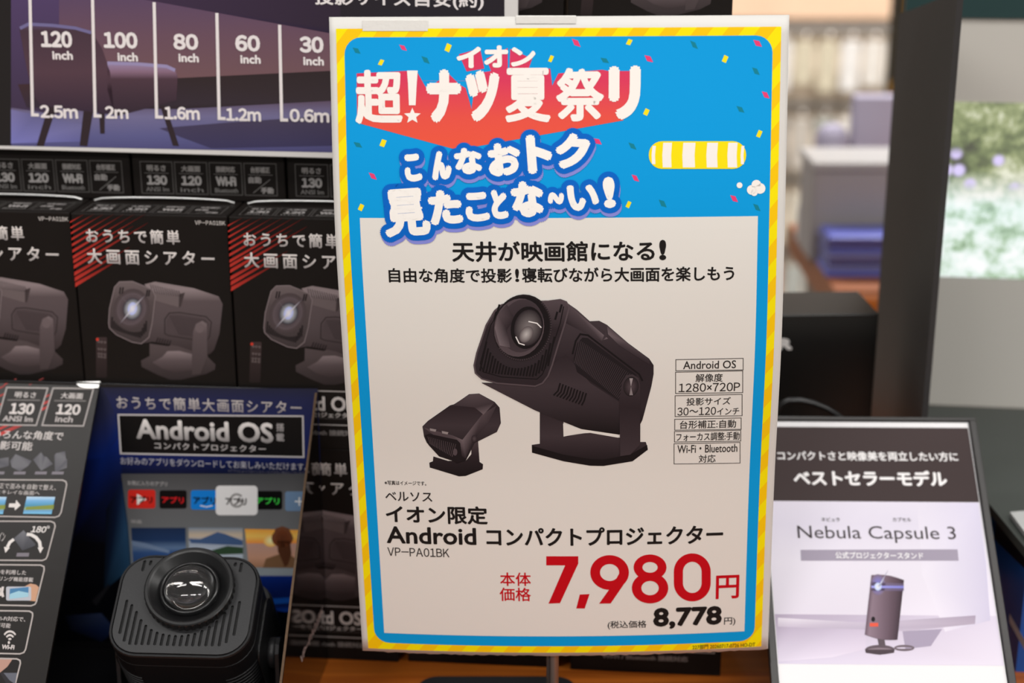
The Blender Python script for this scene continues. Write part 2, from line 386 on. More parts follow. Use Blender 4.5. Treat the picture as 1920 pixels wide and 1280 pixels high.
def carton_picture(s, t):
    a = Art(s, frame(0, 390, .336), 1.55)
    D1, D2, D3, D4 = (52, 44, 45), (80, 70, 72), (104, 93, 95), (34, 29, 30)
    a.vgrad([(835, 755), (940, 770), (1090, 690), (1150, 640), (1160, 830), (1203, 872), (1200, 900), (1150, 925), (1010, 957), (950, 957), (880, 930), (790, 885), (787, 850), (835, 825)], [(640, D2), (800, (70, 61, 62)), (960, (44, 38, 39))], 1)
    a.vgrad([(905, 830), (935, 798), (1000, 796), (1075, 815), (1072, 905), (980, 918), (905, 895), (850, 860)], [(795, (120, 108, 110)), (850, D2), (920, D1)], 2)
    a.vgrad([(805, 425), (865, 410), (1080, 446), (1220, 492), (1243, 535), (1225, 700), (1195, 790), (1170, 815), (1080, 800), (1000, 770), (850, 745), (790, 755), (720, 740), (850, 470)], [(410, (118, 107, 108)), (455, (124, 112, 114)), (520, D2), (640, (74, 65, 67)), (815, D1)], 3)
    a.poly([(850, 468), (1000, 490), (1005, 555), (850, 510)], (92, 82, 83), 4)
    a.poly([(1000, 480), (1032, 470), (1010, 548), (998, 555)], (58, 50, 51), 5)
    for i in range(13): a.poly([(838 + i * 13, 424 + i * 3), (842 + i * 13, 424 + i * 3), (856 + i * 13, 470 + i * 2), (851 + i * 13, 470 + i * 2)], (50, 43, 44), 5)
    a.line([(920, 700), (920, 620), (945, 585), (1000, 582), (1150, 605), (1180, 635), (1170, 715), (1150, 745), (1060, 730), (940, 710)], .0009, (48, 41, 42), 4, True)
    a.poly([(930, 690), (930, 625), (950, 595), (1000, 592), (1140, 614), (1168, 640), (1158, 730), (1060, 718)], (68, 59, 61), 4)
    for i in range(22): a.poly([(945 + i * 9.5, 596 + i * 1.2), (948 + i * 9.5, 596 + i * 1.2), (1002 + i * 7, 705 + i), (998 + i * 7, 705 + i)], (56, 48, 50), 5)
    for i in range(6): a.poly([(880 + i * 14, 722 + i * 3), (886 + i * 14, 722 + i * 3), (876 + i * 14, 752 + i * 3), (868 + i * 14, 752 + i * 3)], (30, 25, 26), 5)
    a.vgrad([(1078, 690), (1095, 645), (1130, 628), (1155, 645), (1158, 830), (1120, 925), (1072, 930), (1072, 800)], [(628, D3), (700, D2), (930, (60, 52, 53))], 6)
    a.ell(1115, 668, 24, 28, (94, 83, 85), 7)
    # square front with its round lens
    a.vgrad([(607, 640), (612, 560), (640, 440), (668, 410), (740, 408), (800, 432), (852, 455), (868, 490), (850, 640), (832, 720), (790, 755), (740, 747), (650, 705), (612, 668)], [(408, (96, 86, 87)), (520, (74, 65, 66)), (755, (56, 49, 50))], 8)
    a.line([(607, 640), (612, 560), (640, 440), (668, 410), (740, 408), (800, 432), (852, 455), (868, 490), (850, 640), (832, 720), (790, 755), (740, 747), (650, 705), (612, 668)], .0007, (112, 101, 103), 9, True)
    for i in range(19):
        f = i / 18; x = 624 + i * 10.6; yb = 668 + 64 * f ** .8 - max(0, i - 15) * 14; h = 62 - 44 * math.sin(math.pi * min(1, f * 1.05)) ** .6
        a.line([(x, yb), (x + 3, yb - h)], .0011, (26, 22, 23), 9)
    for x in (668, 682, 818, 830): a.line([(x, 478 if x < 700 else 492), (x + 6, 440 if x < 700 else 455)], .0011, (26, 22, 23), 9)
    a.ell(735, 560, 100, 112, (92, 82, 84), 9, 20, rim=(66, 57, 59))
    a.ell(735, 562, 80, 92, (34, 28, 32), 10, 20, rim=(84, 74, 78))
    a.ell(740, 562, 52, 62, (200, 205, 240), 11, 10, rim=(40, 34, 44))
    a.ell(740, 560, 26, 36, (252, 252, 255), 12, 10, rim=(150, 160, 225))
    for q in ((660, 470), (815, 480), (665, 650), (812, 628)): a.poly([(736, 556), q, (744, 564)], None, 13, [(200, 200, 235), (90, 80, 90), (200, 200, 235)])
    a.build('product_picture', BOX_INK, t)
    b = Art(s, frame(0, 390, .336), 1.2)
    b.vgrad(rrect(536, 720, 597, 945, 8), [(720, (62, 50, 50)), (945, (40, 33, 33))], 1)
    b.ell(544, 732, 8, 8, (205, 60, 45), 2)
    for i, yy in enumerate((745, 785, 812, 828)):
        for xx in (552, 568, 586): b.ring(xx, yy + (xx - 552) * .1, 6, 6, 2, (130, 118, 118), 2, n=10)
    b.build('remote_picture', BOX_INK, t)
u1 = (-.182 - .0600) / 2                                  # middle of the carton whose picture shows whole
proto = make_carton(yawed(front_place(u1, BH), YAW))
tag(proto, 'black projector carton with red stripes, whole front showing, left of the price poster', 'box', 'upright projector cartons')
def upright(u, z, back, label, group='upright projector cartons'):
    return tag(copy_tree(proto, yawed(front_place(u, z, back), YAW)), label, 'box', group)
P = BW + .0008
upright(u1 - P, BH, 0.002, 'black projector carton cut off by the left edge, in the middle row')
upright(u1 + P, BH, -.001, 'black projector carton in the middle row half covered by the price poster')
upright(u1 + P, 0, 0, 'dark projector carton in the bottom row, between the blue demo display and the poster')
upright(.1285, 0, .002, 'bottom row carton with only its foot showing, left of the poster pole')
upright(.2605, 0, 0, 'black carton end of the bottom row, foot showing under the poster right of the pole')
upright(u1, 0, .004, 'bottom row carton behind the blue demo display')
upright(u1 - P, 0, .004, 'bottom row carton behind the feature panel at far left')
upright(u1 + 2 * P, BH, .001, 'middle row carton behind the upper left part of the poster')
upright(u1 + 3 * P, BH, .001, 'carton behind the upper right part of the poster')
LZ = 2 * BH + .0002
def lying(u, back, label):
    M = yawed(front_place(u, LZ, back), YAW) @ Matrix.Translation((0, BH, 0)) @ Matrix.Rotation(R(90), 4, 'X')
    # a carton on its face, lid towards the shopper
    M = yawed(front_place(u, LZ, back), YAW) @ Matrix(((1, 0, 0, 0), (0, 0, -1, BH), (0, 1, 0, 0), (0, 0, 0, 1)))
    return tag(copy_tree(proto, M), label, 'box', 'cartons laid on their faces')
lu = [-.2085, -.0865, .0355, .1575, .2795]
lb = .047
for u, tx in zip(lu, ['leftmost carton lying flat, its 120 cell at the picture edge under the chart', 'lid of a carton lying flat, all four cells showing under the chart',
                      'lid of a carton lying flat, 130 cell touching the poster edge', 'carton lying flat behind the top of the poster, left one', 'carton lying flat behind the top of the poster, right one']):
    lying(u, lb, tx)
upright(.127, LZ + BD + .0002, lb + .004, 'top carton between the chart and the poster, foot of its picture showing', 'cartons on top of the stack')
upright(.2505, LZ + BD + .0002, lb + .004, 'top carton right of the dark gap, above the poster', 'cartons on top of the stack')
bm = bmesh.new(); add_box(bm, (-.36, BD + .006, 0), (.27, .29, 2 * BH)); ri = from_bm('display_riser', bm, mat('black_riser', (24, 22, 22), .6))
ri.matrix_world = yawed(BO, YAW); tag(ri, 'black riser block carrying the lying cartons behind the row', 'riser')

# ================================================================ price poster on its pole
class Poster:
    curved = True
    ROWS = [(680, 1219, 1440, 1217, 1.1724), (659, 900, 1452, 900, 1.1236), (641.5, 640, 1465.5, 640, 1.0813), (627, 400, 1472, 400, 1.0544), (617, 39, 1480, 21, 1.0324)]
    W = .297
    def __init__(s):
        q = lambda x, y, z: CP + ray(x, y) * z
        s.P = [(q(a, b, z) + q(c, d, z)) / 2 for a, b, c, d, z in s.ROWS]
        s.U = sum(((q(c, d, z) - q(a, b, z)).normalized() for a, b, c, d, z in s.ROWS), Vector()).normalized()
        s.T = [0.0]
        for a, b in zip(s.P, s.P[1:]): s.T.append(s.T[-1] + (b - a).length)
        s.L = s.T[-1]
    def mid(s, v):
        k = 0
        while k < len(s.T) - 2 and v > s.T[k + 1]: k += 1
        t = (v - s.T[k]) / (s.T[k + 1] - s.T[k]); g = lambda i: s.P[max(0, min(len(s.P) - 1, i))]
        if t < 0 or t > 1: return g(k) + (g(k + 1) - g(k)) * t
        def tan(i):
            a, b = max(0, i - 1), min(len(s.P) - 1, i + 1); return (s.P[b] - s.P[a]) / (s.T[b] - s.T[a])
        h = s.T[k + 1] - s.T[k]; m0, m1 = tan(k) * h, tan(k + 1) * h
        return g(k) * (2 * t**3 - 3 * t**2 + 1) + m0 * (t**3 - 2 * t**2 + t) + g(k + 1) * (-2 * t**3 + 3 * t**2) + m1 * (t**3 - t**2)
    def pt(s, u, v, n=0):
        b = .0085 * (1 - (2 * u / s.W) ** 2) * (1 - .8 * min(1, max(0, v / s.L)))
        return s.mid(v) + s.U * u + Vector((0, -1, 0)) * (b + n)
    def loc(s, px, py):
        u, v = (px - 1050) / 2800, (1220 - py) / 2750
        for _ in range(7):
            x, y = proj(s.pt(u, v)); e = 1e-4
            xu, yu = proj(s.pt(u + e, v)); xv, yv = proj(s.pt(u, v + e))
            a, b, c, d = (xu - x) / e, (xv - x) / e, (yu - y) / e, (yv - y) / e; D = a * d - b * c; fx, fy = px - x, py - y
            u += (fx * d - b * fy) / D; v += (a * fy - c * fx) / D
        return u, v
    def map(s, u, v, n): return s.inv @ s.pt(u, v, n)
PS = Poster()
pt_ = thing('price_poster', 'large white sale poster with yellow and blue border and red price, taped to a pole', 'poster', Matrix.Translation(PS.pt(0, 0)))
PS.inv = pt_.matrix_world.inverted()
bm = bmesh.new(); nu, nv = 24, 40; hw = PS.W / 2; rr = random.Random(5)
edge = [rr.uniform(-.0004, .0004) for _ in range(nu * 4 + 1)]
G = [[[bm.verts.new(PS.map(-hw + PS.W * i / (nu * 4), (PS.L * j / nv if j else edge[i]), n)) for i in range(nu * 4 + 1)] for j in range(nv + 1)] for n in (0, -.0003)]
for j in range(nv):
    for i in range(nu * 4):
        bm.faces.new((G[0][j][i], G[0][j][i + 1], G[0][j + 1][i + 1], G[0][j + 1][i])); bm.faces.new((G[1][j][i], G[1][j + 1][i], G[1][j + 1][i + 1], G[1][j][i + 1]))
for j in range(nv):
    for i in (0, nu * 4): bm.faces.new((G[0][j][i], G[0][j + 1][i], G[1][j + 1][i], G[1][j][i]))
for i in range(nu * 4):
    for j in (0, nv): bm.faces.new((G[0][j][i], G[0][j][i + 1], G[1][j][i + 1], G[1][j][i]))
from_bm('paper_sheet', bm, mat('white_poster_paper', (222, 219, 214), .45, spec=.4), pt_, True)
Z4, Z5, Z6 = frame(600, 0, .45833), frame(640, 430, .416667), frame(640, 860, .416667)
PG = 1.18
WHITE = (217, 213, 207); BLK = (26, 22, 21)
a = Art(PS, PX, PG)
# border: yellow band with diagonal stripes, blue field, white panel
def uvrect(tl, tr, bl, br):
    p = [PS.loc(*q) for q in (tl, tr, bl, br)]; return (p[0][0] + p[2][0]) / 2, (p[2][1] + p[3][1]) / 2, (p[1][0] + p[3][0]) / 2, (p[0][1] + p[1][1]) / 2
def uvr(x0, y0, x1, y1, r=0): return rrect(x0, y0, x1, y1, r)
Y = uvrect((631.5, 59), (1468, 44.5), (689, 1214), (1425, 1212))
a.uv(uvr(*Y), (248, 218, 0), 1)
k = -0.6
while k < .8:
    q = [(k, -.05), (k + .0105, -.05), (k + .0105 + .55 * .8, .5), (k + .55 * .8, .5)]
    q = clip(clip(clip(clip(q, 0, Y[0], 1), 0, Y[2], -1), 1, Y[1], 1), 1, Y[3], -1)
    if len(q) > 2: a.uv(q, (243, 190, 6), 2)
    k += .0205
Bq = uvrect((647, 76), (1453, 60), (701.5, 1203), (1411, 1200.5))
a.uv(uvr(*Bq, .011), (0, 148, 214), 3)
Wq = uvrect((676.5, 411), (1424, 402), (719, 1184.5), (1393, 1184))
a.uv(uvr(*Wq), WHITE, 5)
rc = random.Random(2)
a.view = Z4
for c, L in (((244, 216, 20), [(524, 195), (945, 240), (1265, 172), (1657, 241), (250, 255), (258, 585), (168, 848), (1262, 836), (1797, 547), (1335, 458)]),
             ((222, 60, 110), [(340, 195), (1048, 175), (1345, 240), (1790, 177), (1823, 388), (1290, 728), (216, 720), (1135, 578), (1694, 812)]),
             ((14, 122, 142), [(150, 207), (432, 245), (1530, 183), (1165, 247), (1783, 291), (1720, 447), (1278, 597), (1402, 832), (1787, 848), (155, 592)])):
    for x, y in L:
        w, h, sk = rc.uniform(8, 11), rc.uniform(12, 17), rc.uniform(-9, 9); sg = 1 if c[0] > 240 else -1
        a.poly([(x - w + sg * 7, y - h + sk * .3), (x + w + sg * 4, y - h * .6), (x + w - sg * 7, y + h - sk * .3), (x - w - sg * 4, y + h * .6)], c, 4)
a.build('printed_border', PAPER_INK, pt_)
# festival headline
a = Art(PS, Z4, PG)
top, bot = (206, 52, 92), (226, 84, 60)
ramp = [(180, top), (330, (208, 56, 88)), (480, (220, 78, 66)), (612, bot)]
for q in ([(568, 222), (655, 198), (672, 280), (600, 292)], [(680, 240), (768, 196), (768, 290), (700, 290)], [(778, 200), (868, 240), (850, 290), (775, 290)]): a.vgrad(q, ramp, 5)
a.vgrad([(150, 300), (345, 290), (352, 420), (152, 500)], ramp, 5)
a.vgrad([(165, 505), (150, 380), (240, 330), (345, 290), (395, 290), (437, 365), (525, 300), (570, 345), (596, 360), (620, 445), (640, 300), (700, 290), (735, 290), (942, 280), (950, 350), (975, 300), (1155, 285), (1180, 290), (1300, 290), (1240, 492), (560, 612)], ramp, 6)
a.poly([(596, 350), (612, 352), (622, 446)], (0, 148, 214), 7)
HW = (236, 230, 224)
for c, x0, y0, x1, y1, b in [('イ', 558, 190, 660, 278, .06), ('オ', 670, 185, 770, 276, .06), ('ン', 780, 192, 882, 272, .06), ('超', 143, 285, 338, 507, .03), ('ナ', 435, 283, 578, 503, .065),
                          ('ツ', 595, 285, 735, 498, .065), ('夏', 757, 277, 944, 500, .03), ('祭', 965, 277, 1162, 496, .032), ('リ', 1180, 268, 1312, 490, .065)]:
    a.text(c, x0, y0, x1, y1, HW, b, 9)
a.poly([(356, 288), (400, 288), (396, 340), (391, 430), (364, 430), (360, 340)], HW, 9)
a.poly([q for i in range(5) for q in ((378 + 36 * math.sin(R(72 * i)), 474 - 34 * math.cos(R(72 * i))), (378 + 16 * math.sin(R(72 * i + 36)), 474 - 15 * math.cos(R(72 * i + 36))))], HW, 9)
a.build('festival_headline', PAPER_INK, pt_)
# slogan in white letters with a blue outline
a = Art(PS, Z4, PG)
for c, x0, y0, x1, y1, tn in [('こ', 345, 628, 415, 742, 5), ('ん', 453, 615, 537, 735, 6), ('な', 550, 602, 664, 712, 6), ('お', 686, 582, 822, 718, 6), ('ト', 845, 548, 950, 708, 4), ('ク', 962, 543, 1104, 692, -4),
                              ('見', 258, 770, 448, 966, 4), ('た', 444, 775, 582, 918, 4), ('こ', 594, 785, 692, 905, 4), ('と', 700, 772, 768, 895, 4), ('な', 782, 738, 916, 888, 5), ('〜', 930, 782, 1000, 838, 12), ('い', 1012, 752, 1140, 860, 5), ('!', 1158, 722, 1208, 850, 4)]:
    h = y1 - y0; hz = (22 / h)
    b = .075 if c not in '見〜!' else (.05 if c == '見' else .13 if c == '〜' else .07)
    a.text(c, x0, y0, x1, y1, (238, 233, 228), b, 14.6, halo=[(hz + b, (128, 132, 206), .02, -15 / h, 8), (hz + b, (0, 96, 190), 0, 0, 11.2)], turn=tn)
a.build('slogan_lettering', PAPER_INK, pt_)
# the swim ring and the puff of dust (the figure wearing the ring is left out)
a = Art(PS, Z4, PG)
RG = (240, 216, 10)
a.poly(rrect(1345, 577, 1743, 690, 54), RG, 8)
for x0, x1 in ((1358, 1372), (1402, 1438), (1484, 1534), (1582, 1626), (1668, 1706), (1722, 1734)):
    e = 16 if x0 < 1380 or x0 > 1710 else 3; a.poly([(x0 + 2, 580 + e), (x1 + 2, 580 + e), (x1 - 2, 634), (x1, 687 - e), (x0, 687 - e), (x0 - 2, 634)], HW, 9)
for x, y, r in ((1716, 757, 12), (1766, 776, 20), (1785, 755, 20), (1800, 770, 22), (1776, 787, 14)): a.ell(x, y, r, r, HW, 8, n=16)
a.build('swim_ring_picture', PAPER_INK, pt_)
# black copy lines
a = Art(PS, Z5, PG)
a.text('天井が映画館になる', 498, 52, 1410, 146, BLK, .028, 7); a.text('!', 1430, 46, 1462, 138, BLK, .06, 7)
a.text('自由な角度で投影', 213, 174, 768, 240, BLK, .025, 7); a.text('!', 782, 176, 800, 236, BLK, .05, 7); a.text('寝転びながら大画面を楽しもう', 812, 168, 1768, 236, BLK, .025, 7)
a.build('copy_lines', PAPER_INK, pt_)
# specification cells
a = Art(PS, Z5, PG); LN = (70, 64, 60)
for x0, y0, x1, y1 in [(1505, 582, 1808, 633), (1504, 638, 1806, 735), (1502, 744, 1803, 839), (1500, 850, 1799, 900), (1499, 905, 1797, 953), (1497, 960, 1794, 1052)]:
    a.line([(x0, y0 + 3), (x1, y0 - 3), (x1, y1 - 2), (x0, y1 + 2)], .0005, LN, 7, True)
for s_, x0, y0, x1, y1, n in [('Android OS', 1538, 590, 1776, 626, 0), ('解像度', 1594, 648, 1716, 685, 0), ('1280×720P', 1518, 690, 1794, 729, 1), ('投影サイズ', 1553, 755, 1752, 790, 0), ('30〜120', 1512, 799, 1686, 835, 1), ('インチ', 1690, 802, 1790, 833, 0),
                              ('台形補正:自動', 1523, 857, 1776, 894, 0), ('フォーカス調整:手動', 1507, 912, 1792, 949, 0), ('Wi-Fi・Bluetooth', 1512, 967, 1782, 1003, 0), ('対応', 1608, 1012, 1684, 1048, 0)]:
    a.text(s_, x0, y0, x1, y1, (46, 41, 39), .012, 7, num=bool(n), gap=.1)
a.build('specification_table', PAPER_INK, pt_)
# product name and prices
a = Art(PS, Z6, PG)
a.text('※写真はイメージです。', 195, 98, 382, 118, (60, 54, 52), .02, 7)
a.text('ベルソス', 198, 148, 409, 190, (44, 39, 38), .02, 7)
a.text('イオン限定', 200, 210, 658, 292, BLK, .03, 7)
a.text('Android', 203, 306, 607, 384, BLK, .034, 7)
a.text('コンパクトプロジェクター', 652, 306, 1718, 390, BLK, .03, 7)
a.text('VP-PA01BK', 208, 400, 486, 439, (50, 45, 43), .012, 7, num=True, gap=.1)
a.build('product_name', PAPER_INK, pt_)
a = Art(PS, Z6, PG); RED = (186, 6, 22)
a.text('本体', 714, 510, 853, 571, RED, .015, 7); a.text('価格', 712, 578, 853, 639, RED, .015, 7)
a.poly([(922, 437), (1066, 437), (1066, 470), (984, 648), (932, 650), (1007, 478), (922, 478)], RED, 7)
a.poly([(1073, 609), (1117, 607), (1095, 672), (1057, 672)], RED, 7)
a.ring(1207, 510, 87, 78, 44, RED, 7, wy=40, n=48); a.poly([(1290, 535), (1212, 649), (1160, 650), (1232, 548), (1258, 500)], RED, 8)
a.ring(1389, 487, 74, 58, 40, RED, 7, wy=34, n=48); a.ring(1389, 580, 82, 69, 43, RED, 8, wy=37, n=48)
a.ring(1579, 507, 83, 83, 41, RED, 7, a0=180, a1=360, wy=38); a.ring(1579, 557, 83, 83, 41, RED, 7, a0=0, a1=180, wy=38)
a.poly([(1496, 506), (1537, 506), (1537, 558), (1496, 558)], RED, 7); a.poly([(1621, 506), (1662, 506), (1662, 558), (1621, 558)], RED, 7)
a.text('円', 1685, 522, 1790, 628, RED, .02, 7)
a.text('(税込価格', 1198, 727, 1373, 765, BLK, .012, 7); a.text('8,778', 1403, 665, 1712, 762, BLK, .05, 7); a.text('円)', 1722, 712, 1773, 749, BLK, .012, 7)
a.text('227部門 20260717-0726 HO-DT', 1580, 829, 1862, 851, (90, 74, 20), .01, 7)
a.build('price_lettering', PAPER_INK, pt_)
# printed photographs of the projector
a = Art(PS, Z5, PG)
K0, K1, K2, K3, K4 = (22, 17, 19), (42, 33, 37), (60, 50, 54), (80, 68, 72), (106, 93, 97)
a.vgrad([(893, 800), (1000, 840), (1000, 930), (1120, 912), (1250, 935), (1345, 955), (1370, 955), (1379, 985), (1310, 1040), (1180, 1062), (1120, 1060), (1000, 1040), (858, 1003), (857, 968), (893, 963)], [(800, K1), (930, K2), (985, (46, 37, 41)), (1062, K0)], 7)
a.poly([(858, 972), (1000, 1012), (1120, 1032), (1180, 1034), (1300, 1012), (1376, 968), (1379, 990), (1310, 1042), (1180, 1063), (1120, 1062), (1000, 1042), (858, 1003)], K0, 8)
a.poly([(998, 872), (1040, 885), (1080, 896), (1245, 918), (1247, 936), (1120, 914), (1060, 918), (1000, 931)], WHITE, 8)
a.vgrad([(1010, 325), (1060, 360), (1118, 412), (1160, 410), (1195, 428), (1290, 510), (1385, 580), (1405, 610), (1405, 650), (1395, 705), (1355, 855), (1330, 905), (1250, 922), (1080, 897), (870, 812), (630, 688), (700, 690), (905, 690)], [(325, K3), (430, K2), (600, K1), (800, (44, 36, 40)), (922, K0)], 9)
a.poly([(985, 330), (1020, 335), (1200, 490), (1170, 500), (1010, 420)], None, 10, [K1, K3, K4, K2, K1])
a.poly([(1118, 412), (1160, 410), (1190, 440), (1195, 480), (1170, 505), (1188, 460)], K2, 11)
a.poly([(1195, 432), (1290, 512), (1385, 582), (1390, 610), (1250, 520), (1200, 470)], None, 11, [K3, K3, K2, K1, K2, K4])
a.vgrad([(700, 690), (905, 690), (945, 610), (1010, 560), (1120, 690), (1250, 775), (1248, 918), (1080, 897), (870, 812), (632, 690)], [(560, K1), (700, K2), (800, (50, 41, 45)), (918, K0)], 10)
a.line([(1040, 560), (1055, 500), (1075, 470), (1110, 475), (1340, 650), (1355, 680)], .0012, K0, 11)
a.poly([(1045, 580), (1062, 510), (1085, 485), (1110, 488), (1330, 655), (1268, 668), (1252, 770), (1060, 640)], (30, 24, 27), 11)
for i in range(34):
    f = i / 33; a.poly([(1070 + f * 250, 490 + f * 165 + 6), (1073 + f * 250, 490 + f * 165 + 6), (1052 + f * 200, 600 + f * 165), (1048 + f * 200, 600 + f * 165)], (58, 48, 52), 12)
for i in range(10): a.line([(985 + i * 13, 690 + i * 5), (975 + i * 13, 725 + i * 5), (955 + i * 14, 745 + i * 5)], .0011, K0, 12)
a.vgrad([(1255, 1018), (1250, 770), (1262, 690), (1280, 655), (1310, 650), (1338, 668), (1345, 700), (1345, 965), (1300, 1012)], [(650, K2), (800, K1), (1018, K2)], 13)
a.ell(1303, 705, 34, 44, K4, 14, 8, rim=K0); a.ell(1303, 705, 28, 38, K3, 15, 8, rim=K1)
a.poly([(1303, 705), (1296, 668), (1312, 668)], (150, 140, 142), 16); a.poly([(1303, 705), (1296, 744), (1312, 744)], (130, 120, 122), 16)
FP = [(598, 610), (610, 555), (652, 430), (690, 365), (722, 338), (790, 325), (930, 322), (985, 315), (1012, 325), (1025, 350), (1005, 425), (975, 520), (948, 610), (930, 658), (905, 690), (872, 704), (700, 690), (632, 670), (604, 645)]
a.vgrad(FP, [(315, K3), (450, K1), (600, (46, 38, 42)), (704, K1)], 13); a.line(FP, .0011, K3, 14, True)
a.line([(625, 600), (672, 430), (712, 365), (760, 345)], .0006, K0, 14); a.line([(1000, 345), (985, 420), (925, 600), (905, 650), (880, 672), (720, 662), (640, 640), (625, 600)], .0007, K0, 14)
for i in range(23):
    f = i / 22; x = 622 + 306 * f; yb = 635 + 30 * f ** .6 - (max(0, f - .8) * 260); L = 120 - 100 * math.sin(math.pi * min(1, f * 1.02)) ** .7 + 12
    a.line([(x + 2, yb), (x + 2 + L * .22, yb - L)], .00125, K0, 15)
for x, y in ((688, 405), (702, 372), (962, 405), (982, 372)): a.line([(x, y), (x + 10, y - 36)], .0013, K0, 15)
a.ell(815, 440, 130, 150, K0, 16, 12); a.ring(815, 440, 130, 150, 10, (30, 24, 26), 17, 12)
for i in range(44):
    w = R(-60 + i * 4.4); c, d = math.cos(R(12)), math.sin(R(12)); x, y = 128 * math.cos(w), 146 * math.sin(w); a.ell(815 + x * c - y * d, 440 + x * d + y * c, 4, 4, K2, 18, n=6)
a.ell(800, 440, 112, 132, K2, 18, 12, rim=K3); a.ell(812, 432, 96, 120, K1, 19, 12, rim=K2)
a.poly([(690, 440), (705, 380), (745, 335), (780, 400), (745, 450), (760, 530), (712, 520)], None, 20, [K4, K3, K2, K1, K1, K3, (110, 98, 102)])
a.ell(835, 440, 72, 96, K0, 21, 10); a.ell(840, 440, 62, 82, (120, 112, 112), 22, 10, rim=(40, 32, 36)); a.ell(832, 470, 28, 40, (178, 172, 170), 23, 30, rim=(84, 74, 76))
a.line([(842, 412), (880, 420), (900, 440)], .0008, (225, 220, 218), 24); a.line([(785, 480), (800, 510), (825, 518)], .0008, (220, 214, 212), 24)
# the smaller back view
a.vgrad([(414, 1020), (480, 1040), (560, 1040), (585, 1010), (585, 940), (602, 925), (615, 945), (622, 1045), (638, 1055), (636, 1078), (560, 1108), (530, 1110), (398, 1070), (396, 1048), (412, 1042)], [(925, K3), (1020, K1), (1110, K0)], 7)
a.vgrad([(365, 885), (390, 860), (490, 790), (510, 785), (575, 740), (620, 737), (690, 775), (712, 800), (718, 870), (700, 910), (600, 960), (560, 1040), (520, 1052), (385, 960), (372, 930)], [(737, K2), (800, K1), (880, K2), (1052, K0)], 8)
a.poly([(500, 790), (575, 742), (620, 738), (690, 778), (640, 832), (600, 800)], None, 9, [K2, K3, K3, K2, K4, K2])
a.poly([(370, 890), (500, 925), (545, 945), (635, 830), (700, 790), (660, 870), (600, 940), (560, 1030)], None, 9, [K3, K3, K4, K3, K2, K2, K1, K1])
a.poly([(376, 925), (395, 918), (520, 945), (535, 960), (545, 1040), (525, 1048), (440, 1020), (392, 968)], (28, 22, 25), 10)
for i in range(15): a.poly([(388 + i * 9, 930 + i * 2.4), (390 + i * 9, 930 + i * 2.4), (402 + i * 7, 965 + i * 4), (399 + i * 7, 965 + i * 4)], K3, 11)
for x0, y0 in ((398, 893), (452, 905)): a.poly([(x0, y0), (x0 + 30, y0 + 6), (x0 + 26, y0 + 16), (x0 + 2, y0 + 11)], (140, 130, 130), 11)
a.ell(512, 1000, 10, 16, K3, 12); a.ell(598, 940, 13, 16, K3, 11, rim=K1)
a.build('projector_photos', PAPER_INK, pt_)
# clear tape over the top edge
for i, (x0, x1, y0, y1) in enumerate([(680, 802, 38, 58), (967, 1080, 31, 44)]):
    bm = bmesh.new(); n = 8; q = [[PS.loc(x0 + (x1 - x0) * i_ / n, y) for i_ in range(n + 1)] for y in (y0, y1)]
    up = [bm.verts.new(PS.map(u, v, .0004)) for u, v in q[0]]; dn = [bm.verts.new(PS.map(u, v, .0004)) for u, v in q[1]]
    ub = [bm.verts.new(PS.map(u, v + .0006, -.0008)) for u, v in q[0]]
    for i_ in range(n): bm.faces.new((dn[i_], dn[i_ + 1], up[i_ + 1], up[i_])); bm.faces.new((up[i_], up[i_ + 1], ub[i_ + 1], ub[i_]))
    tp = from_bm('tape_strip', bm, mat('clear_tape', (236, 233, 228), .18, spec=.6, coat=.6, bump=.4, scale=300), pt_)
    tag(tp, 'shiny clear tape')
# pole and foot carrying the poster
pp = at_y(1036, 1250, 1.05); px0 = pp.x; py0 = PS.pt(px0 - PS.mid(0).x, 0).y + .012
t = thing('sign_stand', 'grey metal pole on a black foot plate holding the price poster', 'sign stand', loc=(px0, py0, 0))
bm = bmesh.new(); lathe(bm, [(0, .006), (.0045, .006), (.0045, .42), (0, .42)], 24)
STEEL = mat('brushed_steel', (205, 198, 190), .38, .75)
from_bm('pole', bm, STEEL, t, True)
bm = bmesh.new(); add_box(bm, (-.003, -.0046, .006), (-.0018, -.0036, .415)); from_bm('pole_groove', bm, mat('dark_groove', (40, 38, 38), .5), t)
bm = bmesh.new(); prism(bm, [Vector((x, y, 0)) for x, y in rrect(-.0734 - px0, .985 - py0, .0492 - px0, 1.1240 - py0, .016)], (0, 0, .0065)); from_bm('foot_plate', bm, mat('black_foot', (36, 37, 40), .45), t)
bm = bmesh.new(); add_box(bm, (-.06, .005, .3), (.06, .008, .31)); from_bm('cross_bar', bm, STEEL, t)

# ================================================================ projection size chart taped to the stacked cartons
SO = front_place(0, 0, .036)
bl = Plane(SO, BU, ZUP, proto)
q0, q1 = bl.loc(0, 275), bl.loc(617, 292); e0, e1 = Vector(bl.pt(*q0)), Vector(bl.pt(*q1))
SU = (e1 - e0).normalized(); SNn = BU.cross(ZUP); SV = SNn.cross(SU).normalized()
M = basis(e1, SU, SV); t = thing('projection_chart', 'wide white-edged chart of screen sizes from 120 to 30 inch over an armchair photo', 'sign', M)
s = Plane(e1, SU, SV, t); c0 = s.loc(-60, 285); c1 = s.loc(971, 10)
SL, SR, SH = c0[0], c1[0], .20
bm = bmesh.new(); add_box(bm, (SL, 0, -.002), (SR, .005, SH), bevel=.0006); from_bm('white_board', bm, mat('white_board', (232, 229, 226), .5), t)
Z1 = frame(0, 0, .336)
a = Art(s, Z1, 1.25)
a.view = lambda x, y: (x * .336, y * .336)
X1 = 2815; T0 = -420
def sill(x): return 812 + x * .0205
a.poly([(-170, T0), (X1, T0), (X1, sill(X1)), (-170, sill(-170))], (38, 35, 35), 1)
